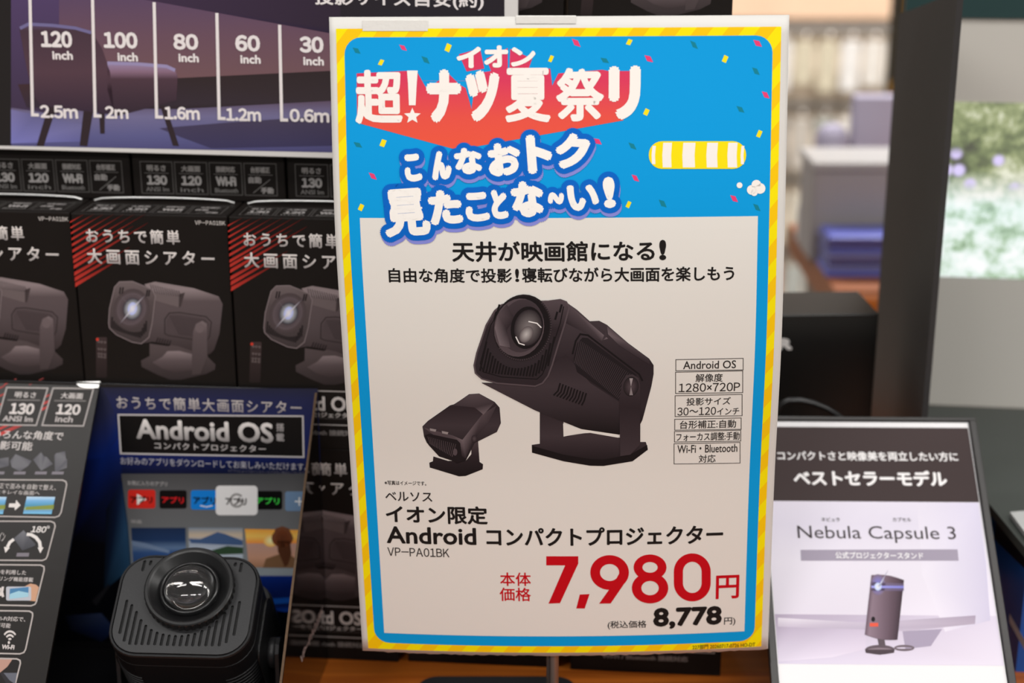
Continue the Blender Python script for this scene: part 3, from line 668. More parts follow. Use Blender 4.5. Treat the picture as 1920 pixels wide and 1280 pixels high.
a.vgrad([(62, T0), (62, sill(62)), (X1, sill(X1)), (X1, T0)], [(T0, (70, 55, 72)), (0, (92, 72, 98)), (200, (104, 78, 92)), (440, (112, 84, 88)), (560, (90, 74, 92)), (650, (112, 108, 145)), (760, (92, 92, 138)), (900, (70, 66, 110))], 2)
a.vgrad([(62, T0), (62, 600), (330, 640), (330, T0)], [(T0, (70, 55, 78)), (0, (80, 64, 100)), (600, (66, 54, 76))], 3)
a.poly([(100, 470), (1000, 435), (1840, 395), (X1, 360), (X1, 540), (1840, 562), (1000, 608), (150, 600)], None, 4, [(66, 48, 52), (52, 42, 44), (48, 40, 42), (46, 40, 42), (50, 42, 46), (54, 46, 50), (48, 40, 44), (56, 46, 58)])
a.poly([(180, T0), (X1, T0), (X1, 300), (1870, 190), (770, -10)], None, 4, [(50, 40, 56), (40, 34, 42), (38, 33, 36), (44, 36, 56), (62, 48, 70)])
a.poly([(1900, T0), (X1, T0), (X1, 330), (1900, 230)], (42, 38, 44), 5)
a.vgrad([(890, 715), (1250, 685), (1840, 645), (2300, 630), (2300, 790), (1840, 812), (1180, 826), (1000, 760)], [(640, (74, 66, 88)), (830, (62, 58, 92))], 5)
a.poly([(62, 610), (200, 640), (500, 700), (480, 790), (62, 800)], None, 5, [(120, 116, 165), (100, 98, 140), (110, 108, 150), (96, 96, 150), (120, 120, 185)])
for x0, x1, b0, b1 in ((270, 318, 205, 245), (470, 525, 445, 488), (552, 585, 560, 585), (895, 925, 965, 1000)): a.poly([(x0, 590), (x1, 590), (b1, 745 if x0 == 552 else 815), (b0, 745 if x0 == 552 else 812)], (52, 42, 46), 6)
a.vgrad([(108, 150), (160, 128), (420, 150), (520, 190), (570, 270), (615, 400), (640, 640), (230, 590), (180, 520), (140, 330)], [(128, (96, 78, 112)), (170, (72, 55, 66)), (400, (84, 62, 72)), (640, (56, 44, 58))], 7)
a.line([(112, 158), (160, 134), (300, 142), (420, 156), (510, 182)], .0024, (112, 106, 148), 8)
a.vgrad([(600, 350), (900, 365), (975, 380), (992, 430), (985, 560), (640, 650), (600, 500)], [(350, (150, 132, 165)), (400, (132, 104, 124)), (440, (78, 58, 68)), (650, (52, 42, 52))], 7)
a.line([(600, 352), (760, 356), (930, 370), (978, 392)], .0026, (148, 138, 176), 8)
a.build('room_photo', GLOSS_INK, t)
a = Art(s, Z1, 1.2); a.view = lambda x, y: (x * .336, y * .336)
WH = (228, 222, 222)
for x, y0, y1 in ((162, -300, 640), (511, -300, 646), (861, 12, 652), (1211, 72, 660), (1561, 138, 668)):
    dx = 14; a.line([(x, y0), (x + dx * (y1 - y0) / 640, y1), (x + dx * (y1 - y0) / 640 + 36, y1 + 1)], .0024, WH, 10)
for n, x0, y0, x1, y1, i0, j0, i1, j1, m_, a0, b0, a1, b1 in [('120', 228, 172, 403, 265, 293, 283, 407, 333, '2.5m', 225, 587, 435, 660), ('100', 578, 178, 768, 270, 657, 292, 770, 342, '2m', 588, 592, 717, 662),
     ('80', 968, 188, 1107, 278, 997, 297, 1110, 347, '1.6m', 918, 595, 1115, 668), ('60', 1313, 195, 1452, 287, 1342, 305, 1455, 355, '1.2m', 1262, 603, 1457, 675), ('30', 1672, 203, 1806, 295, 1693, 315, 1808, 365, '0.6m', 1617, 608, 1838, 682)]:
    a.text(n, x0, y0, x1, y1, WH, .06, 10, num=True); a.text('inch', i0, j0, i1, j1, WH, .05, 10); a.text(m_, a0, b0, a1, b1, WH, .05, 10, num=True)
a.text('投影サイズ目安(約)', 1756, -52, 2700, 48, WH, .025, 10)
a.build('size_lettering', GLOSS_INK, t)

# ================================================================ demo display box: back panel, cut side wall, reclined feature panel
DB = -.0045; DT = .2325; LEAN = R(43.2)
M = yawed(BO, YAW); t = thing('demo_display', 'blue and black open demo box with tilted feature panel, behind the small projector', 'display box', M)
DL = -.36; WU = .0035
bm = bmesh.new(); add_box(bm, (DL, DB, .0005), (WU - .0002, DB + .0028, DT + .0025), bevel=.0007); from_bm('back_panel', bm, mat('gloss_black_card', (16, 15, 17), .25), t)
bm = bmesh.new(); prism(bm, [Vector((WU - .001, DB, .0005)), Vector((WU - .001, DB, DT)), Vector((WU - .001, DB - DT * math.tan(LEAN) + .004, .0005))], (.0010, 0, 0))
from_bm('side_wall', bm, mat('mirror_black_card', (9, 8, 9), .07, spec=.55, coat=.6), t)
bm = bmesh.new(); n = 46; rr = random.Random(8)
for i in range(n):
    f0, f1 = i / n, (i + .97) / n; z0, z1 = DT * (1 - f0), DT * (1 - f1); jt = rr.uniform(0, .0004)
    prism(bm, [Vector((WU - .0016, DB - (DT - z) * math.tan(LEAN) - o, z)) for z, o in ((z0, 0), (z1, 0), (z1, .0016 + jt), (z0, .0016 + jt))], (.0017, 0, 0))
tag(from_bm('cut_edge', bm, CARD, t), 'brown corrugated cut edge')
FOo = BO + BU * WU + BB * DB + ZUP * DT; FVv = (BB * math.sin(LEAN) + ZUP * math.cos(LEAN)); fp = Plane(FOo, BU, FVv, t)
qa, qb = fp.loc(187, 717), fp.loc(85, 1280); sl = (qb[0] - qa[0]) / (qb[1] - qa[1])
vb = -(DT - .0035) / math.cos(LEAN); FPV = [(qa[0], qa[1]), (qa[0] + sl * (vb - qa[1]), vb), (qa[0] - .17, vb), (qa[0] - .17, qa[1])]
bm = bmesh.new(); prism(bm, [fp.map(u, v, 0) for u, v in FPV], fp.map(0, 0, -.0025) - fp.map(0, 0, 0)); from_bm('feature_panel', bm, mat('black_film_card', (27, 23, 21), .34, spec=.25, bump=.15, scale=90), t)
bm = bmesh.new(); prism(bm, [Vector((WU - .0012, DB, .0005)), Vector((DL, DB, .0005)), Vector((DL, DB - .205, .0005)), Vector((WU - .0012, DB - .205, .0005))], (0, 0, .0022)); from_bm('floor_panel', bm, mat('inner_black_card', (10, 10, 12), .45, spec=.2), t)
# print on the reclined feature panel
W1, W2 = frame(0, 700, .23429), frame(0, 980, .23429)
a = Art(fp, W1, 1.1); G = (206, 198, 195)
for x, y, L, w in [(30, 95, 100, 10), (-20, 130, 60, 12), (-10, 190, 50, 14), (-10, 260, 40, 14), (330, 300, 60, 22), (340, 255, 60, 22), (350, 200, 50, 16), (230, 95, 120, 6), (-20, 460, 170, 22), (0, 500, 190, 30), (650, 160, 90, 12)]:
    a.poly([(x, y), (x + 6, y - w), (x + L, y - w - L * .45), (x + L, y - L * .45)], None, 1, [(190, 48, 42), (190, 48, 42), (130, 34, 30), (130, 34, 30)])
for q in ([(425, 118), (748, 122), (668, 420), (338, 415)], [(55, 112), (383, 118), (290, 415), (-30, 410)]):
    a.poly(q, (27, 23, 21), 2); a.line(q, .0011, (165, 158, 155), 3, True)
a.text('大画面', 488, 155, 665, 203, G, .012, 4); a.line([(435, 218), (688, 220)], .0008, (120, 114, 112), 3); a.text('120', 452, 245, 645, 331, G, .05, 4, num=True, slant=-.02); a.text('inch', 443, 340, 585, 391, (176, 168, 166), .04, 4)
a.text('明るさ', 120, 150, 290, 196, G, .012, 4); a.line([(62, 212), (320, 215)], .0008, (120, 114, 112), 3); a.text('130', 80, 238, 275, 328, G, .05, 4, num=True); a.text('ANSI lm', 22, 340, 265, 386, (176, 168, 166), .04, 4)
a.text('いろんな角度で', -60, 458, 510, 528, G, .012, 4); a.text('投影可能', -90, 542, 262, 612, G, .012, 4)
for q, b in (([(80, 700), (125, 645), (255, 700), (225, 740), (160, 785), (95, 750)], 110), ([(265, 690), (330, 630), (350, 660), (375, 668), (425, 725), (330, 778)], 280), ([(435, 655), (450, 638), (522, 622), (528, 680), (540, 690), (535, 755), (440, 790)], 415), ([(-60, 690), (70, 670), (72, 740), (-60, 770)], -60)):
    a.poly(q, None, 3, [(104, 103, 108) if i % 2 else (78, 77, 84) for i in range(len(q))]); a.poly([(b + 4, 785), (b + 98, 785), (b + 92, 808), (b - 4, 808)], (124, 118, 126), 3)
ln = (178, 170, 166)
def cell(v, pts): a.view = v; a.line(pts, .0010, ln, 3)
cell(W1, [(-60, 850), (500, 853), (528, 866), (534, 890), (490, 1110), (472, 1140), (440, 1151), (-60, 1142)])
a.text('台形補正で歪みを自動で整え、', -140, 882, 452, 925, G, 0, 4); a.text('パッとキレイな画面へ', -120, 934, 320, 968, G, 0, 4)
a.poly([(75, 1040), (125, 1040), (130, 1012), (166, 1055), (120, 1096), (118, 1072), (70, 1070)], (220, 214, 210), 4)
for x0, x1 in ((215, 443), (-180, 54)):
    a.vgrad([(x0, 985), (x1, 988), (x1 - 30, 1125), (x0 - 30, 1122)], [(985, (190, 214, 234)), (1020, (110, 168, 212)), (1060, (70, 140, 170)), (1085, (150, 170, 120)), (1095, (100, 150, 190)), (1125, (120, 190, 225))], 4)
    a.poly([(x0 - 5, 1068), (x1 - 10, 1050), (x1 - 14, 1085), (x0 - 10, 1092)], (128, 140, 60), 5)
cell(W1, [(-60, 1182), (405, 1183), (435, 1195), (442, 1222), (380, 1460), (368, 1484), (340, 1496), (-60, 1494)])
a.view = W2
a.text('180', 252, 27, 372, 78, (216, 210, 206), .04, 4, num=True, slant=.1); a.ring(387, 34, 11, 11, 5, (216, 210, 206), 4, n=14)
a.poly([(110, 125), (190, 58), (225, 100), (238, 120), (285, 170), (278, 185), (180, 222)], None, 4, [(86, 86, 92), (112, 112, 118), (98, 98, 104), (80, 80, 86), (70, 70, 76), (76, 76, 82), (62, 62, 68)])
a.poly([(137, 240), (236, 240), (230, 270), (130, 270)], (120, 114, 122), 4)
for pts, h in (([(215, 92), (250, 95), (290, 118), (318, 155), (325, 200)], [(303, 198), (350, 196), (323, 244)]), ([(112, 132), (80, 155), (60, 195)], [(33, 192), (80, 200), (44, 240)])):
    a.line(pts, .0024, (220, 214, 210), 5); a.poly(h, (220, 214, 210), 5)
a.text('ゲイン', -40, 70, 42, 150, G, 0, 4)
cell(W2, [(-60, 334), (325, 338), (352, 350), (354, 378), (292, 630), (280, 652), (250, 663), (-60, 657)])
a.text('Wi-Fiを利用した', -95, 375, 212, 412, G, .005, 4); a.text('ミラーリング機能搭載', -128, 430, 268, 466, G, .005, 4)
a.poly([(205, 505), (245, 485), (290, 495), (312, 515), (285, 628), (230, 622), (175, 610)], (190, 146, 118), 4)
a.poly(rrect(50, 510, 250, 622, 14), (176, 178, 186), 5); a.poly([(80, 527), (230, 513), (228, 592), (75, 610)], (70, 120, 160), 6); a.poly([(80, 570), (150, 545), (228, 560), (228, 592), (75, 610)], (150, 190, 206), 7)
for i in range(2): a.line([(2 + i * 22, 520 - i * 10), (-6 + i * 22, 555), (4 + i * 22, 585 + i * 8)], .0018, G, 4)
cell(W2, [(-60, 702), (235, 706), (260, 720), (262, 745), (206, 1010), (192, 1036), (160, 1048), (-60, 1043)])
a.text('Wi-Fi対応で、', -40, 748, 206, 786, G, .005, 4); a.text('投影可能', -75, 800, 86, 838, G, .005, 4)
for r_ in (25, 55, 85): a.ring(80, 945, r_ * .75, r_, 11, G, 4, a0=220, a1=320, n=10, wy=16)
a.ell(72, 957, 9, 12, G, 4); a.text('Wi-Fi', 15, 975, 117, 1012, G, .05, 4)
cell(W2, [(-60, 1083), (135, 1088), (160, 1100), (164, 1122), (120, 1300), (90, 1420)])
a.poly([(-60, 1090), (100, 1092), (60, 1150), (0, 1200), (-60, 1190)], (176, 138, 124), 4); a.poly([(20, 1200), (138, 1200), (122, 1290), (60, 1250)], (96, 98, 108), 4); a.poly([(0, 1200), (25, 1195), (110, 1300), (60, 1300)], (44, 42, 46), 5)
a.build('feature_print', GLOSS_INK, t)
bm = bmesh.new(); prism(bm, [fp.map(*fp.loc(*W1(x, y)), .0004) for x, y in ((600, 72), (805, 66), (790, 118), (690, 122), (640, 108))], fp.map(0, 0, .0006) - fp.map(0, 0, 0)); tp = from_bm('tape_strip', bm, mat('clear_tape', (0, 0, 0)), t)
tag(tp, 'crinkled shiny tape')
# print on the back panel
bp = Plane(BO + BB * DB, BU, ZUP, t); Z3 = frame(0, 700, .45326)
a = Art(bp, Z3, 1.3)
tl = bp.loc(597, 727); lf = bp.loc(20, 727)
a.view = Z3
bxr = lambda y: 1314 + (y - 62) * .037
a.vgrad([(60, 56), (bxr(62), 62), (bxr(1112), 1112), (60, 1104)], [(60, (36, 38, 58)), (110, (34, 38, 74)), (230, (24, 34, 84)), (330, (18, 30, 88)), (410, (14, 20, 48)), (500, (6, 7, 14)), (1000, (5, 6, 11)), (1112, (4, 4, 7))], 1)
a.poly([(60, 50), (425, 60), (470, 150), (490, 250), (430, 345), (300, 372), (60, 380)], None, 2, [(8, 9, 14), (30, 32, 48), (36, 40, 70), (12, 34, 96), (10, 34, 104), (6, 12, 34), (5, 7, 14)])
a.poly([(430, 345), (500, 250), (505, 420), (440, 700), (300, 700), (300, 372)], None, 3, [(10, 32, 98), (14, 36, 110), (14, 24, 62), (8, 11, 22), (4, 5, 9), (5, 8, 18)])
a.poly([(440, 560), (505, 440), (530, 620), (545, 800), (430, 900)], None, 4, [(8, 12, 22), (16, 28, 60), (40, 74, 108), (34, 68, 98), (10, 22, 34)])
a.poly([(270, 1000), (420, 990), (480, 1060), (420, 1110), (290, 1060)], None, 4, [(12, 18, 34), (40, 50, 78), (20, 34, 70), (8, 14, 32), (8, 12, 26)])
a.poly([(380, 940), (450, 870), (455, 880), (400, 960)], (26, 26, 30), 5)
a.poly([(1000, 836), (bxr(836), 836), (bxr(960), 960), (1180, 985), (1000, 960)], None, 5, [(14, 40, 116), (12, 36, 112), (10, 36, 104), (14, 58, 150), (6, 16, 50)])
a.poly([(1120, 930), (1290, 920), (1290, 940), (1120, 955)], (20, 74, 160), 6)
a.vgrad([(502, 414), (1318, 414), (1330, 838), (540, 838)], [(414, (70, 70, 72)), (520, (92, 92, 94)), (650, (104, 106, 108)), (760, (122, 128, 132)), (838, (132, 140, 146))], 4)
a.text('おうちで簡単大画面シアター', 483, 103, 1247, 157, (140, 134, 136), .015, 6, top=(190, 184, 182), tr=1.22)
a.poly([(490, 170), (1253, 176), (1256, 345), (500, 330)], (14, 13, 14), 5); a.line([(490, 170), (1253, 176), (1256, 345), (500, 330)], .0013, (186, 182, 182), 6, True)
a.text('Android OS', 563, 195, 1130, 279, (128, 124, 124), .042, 7, top=(226, 222, 220)); a.text('搭', 1143, 205, 1176, 239, (150, 146, 146), .03, 7); a.text('載', 1143, 246, 1176, 280, (150, 146, 146), .03, 7)
a.text('コンパクトプロジェクター', 640, 290, 1100, 318, (182, 177, 176), .02, 7, tr=1.2)
a.text('お好みのアプリをダウンロードしてお楽しみいただけます。', 500, 357, 1268, 388, (178, 176, 182), .0, 7)
a.text('※アプリによってはインストールできない場合もございます。', 945, 400, 1265, 413, (96, 94, 104), .0, 7)
a.text('お気に入りのアプリ', 528, 444, 692, 464, (150, 148, 148), .03, 7); a.text('映画', 543, 603, 586, 620, (150, 148, 148), .03, 7)
for x0, y0, x1, y1, c, tc in [(530, 480, 643, 557, (205, 42, 34), (24, 16, 16)), (660, 482, 773, 558, (16, 14, 15), (200, 30, 36)), (790, 482, 905, 562, (22, 120, 205), (14, 20, 34)), (1050, 485, 1168, 562, (14, 14, 14), (60, 190, 70)), (893, 463, 1066, 585, (222, 220, 220), (70, 66, 66)), (1180, 487, 1318, 568, (102, 128, 158), (230, 230, 235))]:
    big = x0 == 893; a.poly(rrect(x0, y0, x1, y1, 10 if not big else 16), c, 9 if big else 6)
    if x0 != 1180: a.text('アプリ', x0 + (10 if not big else 40), y0 + (26 if not big else 48), x1 - (12 if not big else 45), y1 - (22 if not big else 42), tc, .04, 12 if big else 8)
a.poly([(567, 497), (567, 543), (607, 520)], (232, 226, 222), 7); a.ring(980, 524, 30, 30, 9, (140, 137, 136), 10, a0=20, a1=320); a.poly([(980, 520), (1010, 520), (1010, 532), (980, 532)], (140, 137, 136), 10)
a.line([(828, 545), (855, 551), (880, 545)], .0008, (240, 240, 240), 8)
a.poly([(1220, 526), (1256, 526), (1256, 531), (1220, 531)], (230, 230, 235), 7); a.poly([(1236, 511), (1241, 511), (1241, 546), (1236, 546)], (230, 230, 235), 7)
a.vgrad([(543, 637), (768, 637), (772, 830), (553, 830)], [(637, (30, 46, 76)), (690, (34, 56, 94)), (720, (92, 116, 150)), (740, (50, 80, 130)), (830, (36, 58, 100))], 6)
a.poly([(545, 690), (600, 700), (700, 730), (700, 742), (600, 720), (548, 712)], (110, 130, 160), 7)
a.vgrad([(780, 637), (1004, 638), (1006, 830), (785, 830)], [(637, (120, 134, 150)), (668, (190, 172, 150)), (700, (150, 160, 176)), (745, (176, 186, 200)), (830, (90, 120, 110))], 6)
a.poly([(780, 682), (830, 684), (900, 655), (930, 662), (1004, 690), (1004, 710), (880, 705), (790, 700)], (64, 86, 124), 7); a.poly([(860, 735), (940, 712), (1006, 718), (1006, 745), (870, 750)], (48, 70, 50), 7)
a.vgrad([(1013, 642), (1240, 646), (1240, 803), (1030, 800)], [(642, (222, 150, 60)), (672, (240, 184, 90)), (700, (226, 140, 66)), (704, (176, 140, 128)), (760, (186, 140, 116)), (803, (150, 110, 84))], 6)
a.ell(1120, 690, 30, 26, (255, 236, 170), 7, rim=(236, 172, 84)); a.ell(1168, 680, 44, 38, (84, 46, 30), 8, rim=(108, 58, 34)); a.poly([(1146, 690), (1200, 690), (1206, 745), (1192, 790), (1178, 800), (1166, 770), (1150, 735)], (76, 44, 28), 8); a.poly([(1126, 680), (1140, 640), (1168, 630), (1196, 640), (1214, 682), (1206, 690), (1192, 655), (1168, 644), (1146, 655), (1136, 690)], (104, 62, 42), 9)
a.poly([(1088, 802), (1100, 765), (1150, 748), (1200, 748), (1232, 770), (1236, 803)], (112, 82, 58), 7)
a.build('screen_menu_print', GLOSS_INK, t)
wp = Plane(BO + BU * (WU + .0001), BB, ZUP, t); a = Art(wp, PX, 1.2); a.p = lambda x, y: (x, y)
a.text('VP-PA01BK', -.0995, .0575, -.0165, .0505, (190, 176, 172), .05, 2, num=True); a.build('model_lettering', BOX_INK, t)

# ================================================================ the small black projector in front of the demo display
HC = CP + ray(347, 1135) * 1.153; PW, PH, PL = .1035, .083, .098
ya, la = R(3), R(56); HU = Vector((math.cos(ya), -math.sin(ya), 0)); HB = Vector((math.sin(ya), math.cos(ya), 0)); HV = HB * math.sin(la) + ZUP * math.cos(la); HN = HU.cross(HV)
HM = Matrix((HU, HV, HN)).transposed().to_4x4(); HM.translation = HC
piv = HM @ Vector((0, -.004, -.062))
M = yawed(Vector((piv.x, piv.y, .0028)), 3); t = thing('mini_projector', 'small matt black projector with big glass lens tilted up, inside the demo display', 'projector', M)
REL = M.inverted() @ HM
PLA = mat('matt_black_plastic', (35, 35, 37), .42, spec=.5, bump=.12, scale=900); PLB = mat('black_plastic_body', (20, 20, 22), .45, spec=.3, bump=.1, scale=900); DEEP = mat('deep_black', (6, 6, 7), .7)
def rr2(w, h, r, z, cy=0): return [Vector((x, y + cy, z)) for x, y in rrect(-w / 2, -h / 2, w / 2, h / 2, r, 8)]
bm = bmesh.new()
def shell(bm, rings, M, cap0=True, cap1=True):
    tb = bmesh.new(); L = [[tb.verts.new(p) for p in r] for r in rings]; n = len(L[0])
    for a_, b_ in zip(L, L[1:]):
        for i in range(n): tb.faces.new((a_[i], a_[(i + 1) % n], b_[(i + 1) % n], b_[i]))
    if cap0: tb.faces.new(L[0][::-1])
    if cap1: tb.faces.new(L[-1])
    bmesh.ops.recalc_face_normals(tb, faces=tb.faces); merge(bm, tb, M)
shell(bm, [rr2(PW - .007, PH - .007, .020, -.001), rr2(PW - .0052, PH - .0052, .021, -.0012), rr2(PW - .004, PH - .004, .021, .0004), rr2(PW - .0012, PH - .0012, .0225, .0004), rr2(PW, PH, .023, -.0008), rr2(PW, PH, .023, -.012), rr2(PW - .0008, PH - .0008, .023, -.0124), rr2(PW - .0008, PH - .0008, .023, -.0132), rr2(PW, PH, .023, -.0136), rr2(PW, PH, .023, -PL + .004), rr2(PW - .006, PH - .006, .021, -PL)], REL)
from_bm('body', bm, PLB, t)
bm = bmesh.new(); shell(bm, [rr2(PW - .002, PH * .62, .022, -.048, .024), rr2(PW + .003, PH * .62, .024, -.052, .0245), rr2(PW + .003, PH * .62, .024, -PL + .008, .0245), rr2(PW - .003, PH * .58, .022, -PL + .003, .024)], REL); from_bm('rear_cover', bm, PLB, t)
fpl = Plane(HC + HN * .0006, HU, HV, t); ZP = frame(180, 980, .23433)
# face plate with its long vent slots cut through
cu = bpy.data.curves.new('plate', 'CURVE'); cu.dimensions = '2D'; cu.fill_mode = 'BOTH'; cu.extrude = .0006; cu.bevel_depth = .0002; cu.bevel_resolution = 1
def spl(pts):
    sp = cu.splines.new('POLY'); sp.points.add(len(pts) - 1); sp.use_cyclic_u = True
    for q, p in zip(sp.points, pts): q.co = (p[0], p[1], 0, 1)
spl(rrect(-(PW - .0062) / 2, -(PH - .0062) / 2, (PW - .0062) / 2, (PH - .0062) / 2, .0195, 8))
SLOT = [((257, 615), (182, 890)), ((298, 650), (215, 952)), ((333, 705), (262, 978)), ((367, 770), (313, 980)), ((405, 815), (362, 980)), ((447, 848), (415, 980)), ((493, 870), (467, 982)), ((540, 885), (518, 985)), ((588, 893), (570, 987)), ((635, 897), (622, 988)), ((687, 897), (673, 990)), ((740, 890), (722, 990)), ((793, 878), (772, 990)), ((850, 855), (823, 990)), ((910, 822), (877, 990)), ((968, 780), (928, 990)), ((1035, 712), (982, 990)), ((1095, 660), (1038, 965)), ((1155, 625), (1098, 905)), ((402, 262), (370, 390)), ((457, 245), (430, 342)), ((1130, 252), (1112, 352)), ((1178, 270), (1150, 398))]
for p, q in SLOT:
    u0, v0 = fpl.loc(*ZP(*p)); u1_, v1 = fpl.loc(*ZP(*q)); um = (u0 + u1_) / 2; w = .00125; v0 -= w; v1 += w
    um = max(-(PW / 2 - .0065), min(PW / 2 - .0065, um)); v1 = max(v1, -PH / 2 + .0062); v0 = min(v0, PH / 2 - .0065)
    spl([(um + w * math.cos(R(a_)), (v0 if a_ < 180 else v1) + w * math.sin(R(a_))) for a_ in range(0, 360, 30)])
po = bpy.data.objects.new('plate', cu); COL.objects.link(po); bpy.context.view_layer.update()
me = bpy.data.meshes.new_from_object(po.evaluated_get(bpy.context.evaluated_depsgraph_get())); bpy.data.objects.remove(po); bpy.data.curves.remove(cu)
me.transform(REL @ Matrix.Translation((0, 0, .0002))); link_mesh('face_plate', me, PLA, t)
bm = bmesh.new(); shell(bm, [rr2(PW - .008, PH - .008, .019, -.0009), rr2(PW - .008, PH - .008, .019, -.0006)], REL); from_bm('grille_mesh', bm, mat('grille_cloth', (12, 12, 13), .6, bump=1, scale=1500), t)
RC = REL @ Matrix.Translation((.0023, .0116, .0012))
bm = bmesh.new(); lathe(bm, [(.0318, -.001), (.0326, .0004), (.0326, .0058), (.0322, .0066), (.0314, .0072), (.0296, .0072), (.0284, .0066), (.0216, .0012), (.0210, .0012)], 168, RC, ({1, 2}, .0010)); from_bm('focus_ring', bm, mat('satin_black_ring', (17, 17, 18), .34, spec=.5), t)
bm = bmesh.new(); lathe(bm, [(.0216, .0006), (.0214, .0042), (.0208, .0052), (.0198, .0054), (.0192, .0048), (.0190, .001), (.012, .0006), (0, .0004)], 72, RC); from_bm('lens_barrel', bm, mat('black_barrel', (18, 18, 19), .25, spec=.6), t, True)
bm = bmesh.new(); lathe(bm, [(.0186, .0016), (.015, .0010), (.010, .0007), (.0001, .0006)], 64, RC); from_bm('inner_reflector', bm, mat('grey_reflector', (70, 68, 66), .1, .8), t, True)
bm = bmesh.new(); pr = [(.0001 + .0187 * math.sin(R(a_)), .0018 + .0125 * math.cos(R(a_))) for a_ in range(90, -1, -6)]; lathe(bm, [(.0001, .0017), (.0186, .0017)] + pr, 64, RC)
from_bm('lens', bm, mat('lens_glass', (255, 255, 255), .0, trans=1.0, ior=1.52), t, True)
for sgn in (1, -1):
    bm = bmesh.new(); prism(bm, [Vector((sgn * PW / 2, x, y)) for x, y in rrect(-.026, -.085, .026, -.026, .009)], (sgn * .0012, 0, 0), REL); from_bm('side_grille', bm, mat('side_grille', (18, 18, 19), .5, bump=.8, scale=700), t)
    bm = bmesh.new(); lathe(bm, [(0, 0), (.011, 0), (.0115, .0012), (.0115, .0048), (.0105, .0055), (0, .0055)], 40, REL @ Matrix.Translation((sgn * (PW / 2 + .0012), -.004, -.062)) @ Matrix.Rotation(R(90 * sgn), 4, 'Y')); from_bm('pivot_knob', bm, PLA, t, True)
    bm = bmesh.new(); px_ = sgn * (PW / 2 + .0068); pz = piv.z - .0028
    prism(bm, [Vector((px_, y, z)) for y, z in [(-.011, .0045), (.011, .0045), (.0095, pz + .004), (.006, pz + .010), (0, pz + .0125), (-.006, pz + .010), (-.0095, pz + .004)]], (sgn * .0028, 0, 0)); from_bm('stand_arm', bm, PLA, t)
bm = bmesh.new(); prism(bm, [Vector((x, y, 0)) for x, y in rrect(-PW / 2 - .0105, -.034, PW / 2 + .0105, .034, .02)], (0, 0, .0046)); from_bm('stand_base', bm, PLA, t)
for i in range(7):
    for sgn in (1, -1):
        bm = bmesh.new(); z = -.034 - i * .0042
        tube(bm, [REL @ Vector((sgn * (PW / 2 - .023 + (.023 + .0001) * math.cos(R(a_))), -PH / 2 + .023 + (.023 + .0001) * math.sin(R(a_)), z - .003 * math.sin(R(a_ * 2)))) for a_ in range(-85, 1, 8)], .0007, 6); from_bm('vent_rib', bm, PLB, t)

# ================================================================ tilted frame with the leaflet, right of the poster
ra, rl = R(1), R(49); SU2 = Vector((math.cos(ra), -math.sin(ra), 0)); SB2 = Vector((math.sin(ra), math.cos(ra), 0)); SV2 = SB2 * math.sin(rl) + ZUP * math.cos(rl)
d = ray(1640, 783); FO = CP + d * (1.205 / d.y)
M = yawed(Vector((FO.x, FO.y - .075, 0)), 2); t = thing('tabletop_sign', 'black tilted frame holding a lavender leaflet with a cylinder projector, right of the poster', 'sign', M)
s = Plane(FO, SU2, SV2, t); Z8 = frame(1400, 600, .53117)
xr = (s.loc(1825, 785)[0] + s.loc(1908, 1280)[0]) / 2; xi = (s.loc(1817, 790)[0] + s.loc(1890, 1280)[0]) / 2
xl = (s.loc(1446, 1100)[0] + s.loc(1459.5, 1280)[0]) / 2; vt = s.loc(1640, 783)[1]; vb = vt - .238; fw_ = xr - xi
bm = bmesh.new()
def lbox(bm, u0, v0, u1_, v1, n0, n1, bevel=0):
    Mx = Matrix((s.map(1, 0, 0) - s.map(0, 0, 0), s.map(0, 1, 0) - s.map(0, 0, 0), s.map(0, 0, 1) - s.map(0, 0, 0))).transposed().to_4x4(); Mx.translation = s.map(0, 0, 0)
    add_box(bm, (u0, v0, n0), (u1_, v1, n1), Mx, bevel)
FR = mat('black_frame', (48, 46, 45), .4)
for q in ((xl - fw_, vb - .003, xi + fw_, vb + .002), (xl - fw_, vt - .003, xi + fw_, vt), (xl - fw_, vb + .002, xl, vt - .003), (xi, vb + .002, xi + fw_, vt - .003)): lbox(bm, *q, -.006, .0022, .0007)
from_bm('frame_border', bm, FR, t)
bm = bmesh.new(); lbox(bm, xl - .001, vb + .001, xi + .001, vt - .002, -.006, -.0012); from_bm('frame_back', bm, DEEP, t)
bm = bmesh.new(); lbox(bm, xl + .0006, vb + .0025, xi - .0006, vt - .0036, -.0011, -.0006); sh = from_bm('leaflet_sheet', bm, mat('white_leaflet', (240, 238, 240), .45), t)
lo = s.map(xl + .02, vb - .003, -.004)
bm = bmesh.new(); pm = s.map((xl + xi) / 2, vt - .07, -.006)
prism(bm, [Vector((pm.x - .02, pm.y, pm.z)), Vector((pm.x + .02, pm.y, pm.z)), Vector((pm.x + .03, pm.y + .035, 0)), Vector((pm.x - .03, pm.y + .035, 0))], (0, .003, 0)); from_bm('support_leg', bm, FR, t)
bz = s.map(0, vb, -.004)
bm = bmesh.new(); prism(bm, [Vector((s.map(xl, 0, 0).x, bz.y - .002, 0)), Vector((s.map(xi, 0, 0).x, bz.y - .002, 0)), Vector((s.map(xi, 0, 0).x, bz.y - .002, bz.z)), Vector((s.map(xl, 0, 0).x, bz.y - .002, bz.z))], (0, .004, 0)); from_bm('front_foot', bm, FR, t)
s2 = Plane(FO - s.N * .0006, SU2, SV2, t)
a = Art(s2, Z8, 1.36)
def E8(y0, y1): return [(-140, y0), (0, y0), (0, y1), (-140, y1)]
u0_, u1_ = xl + .0012, xi - .0012
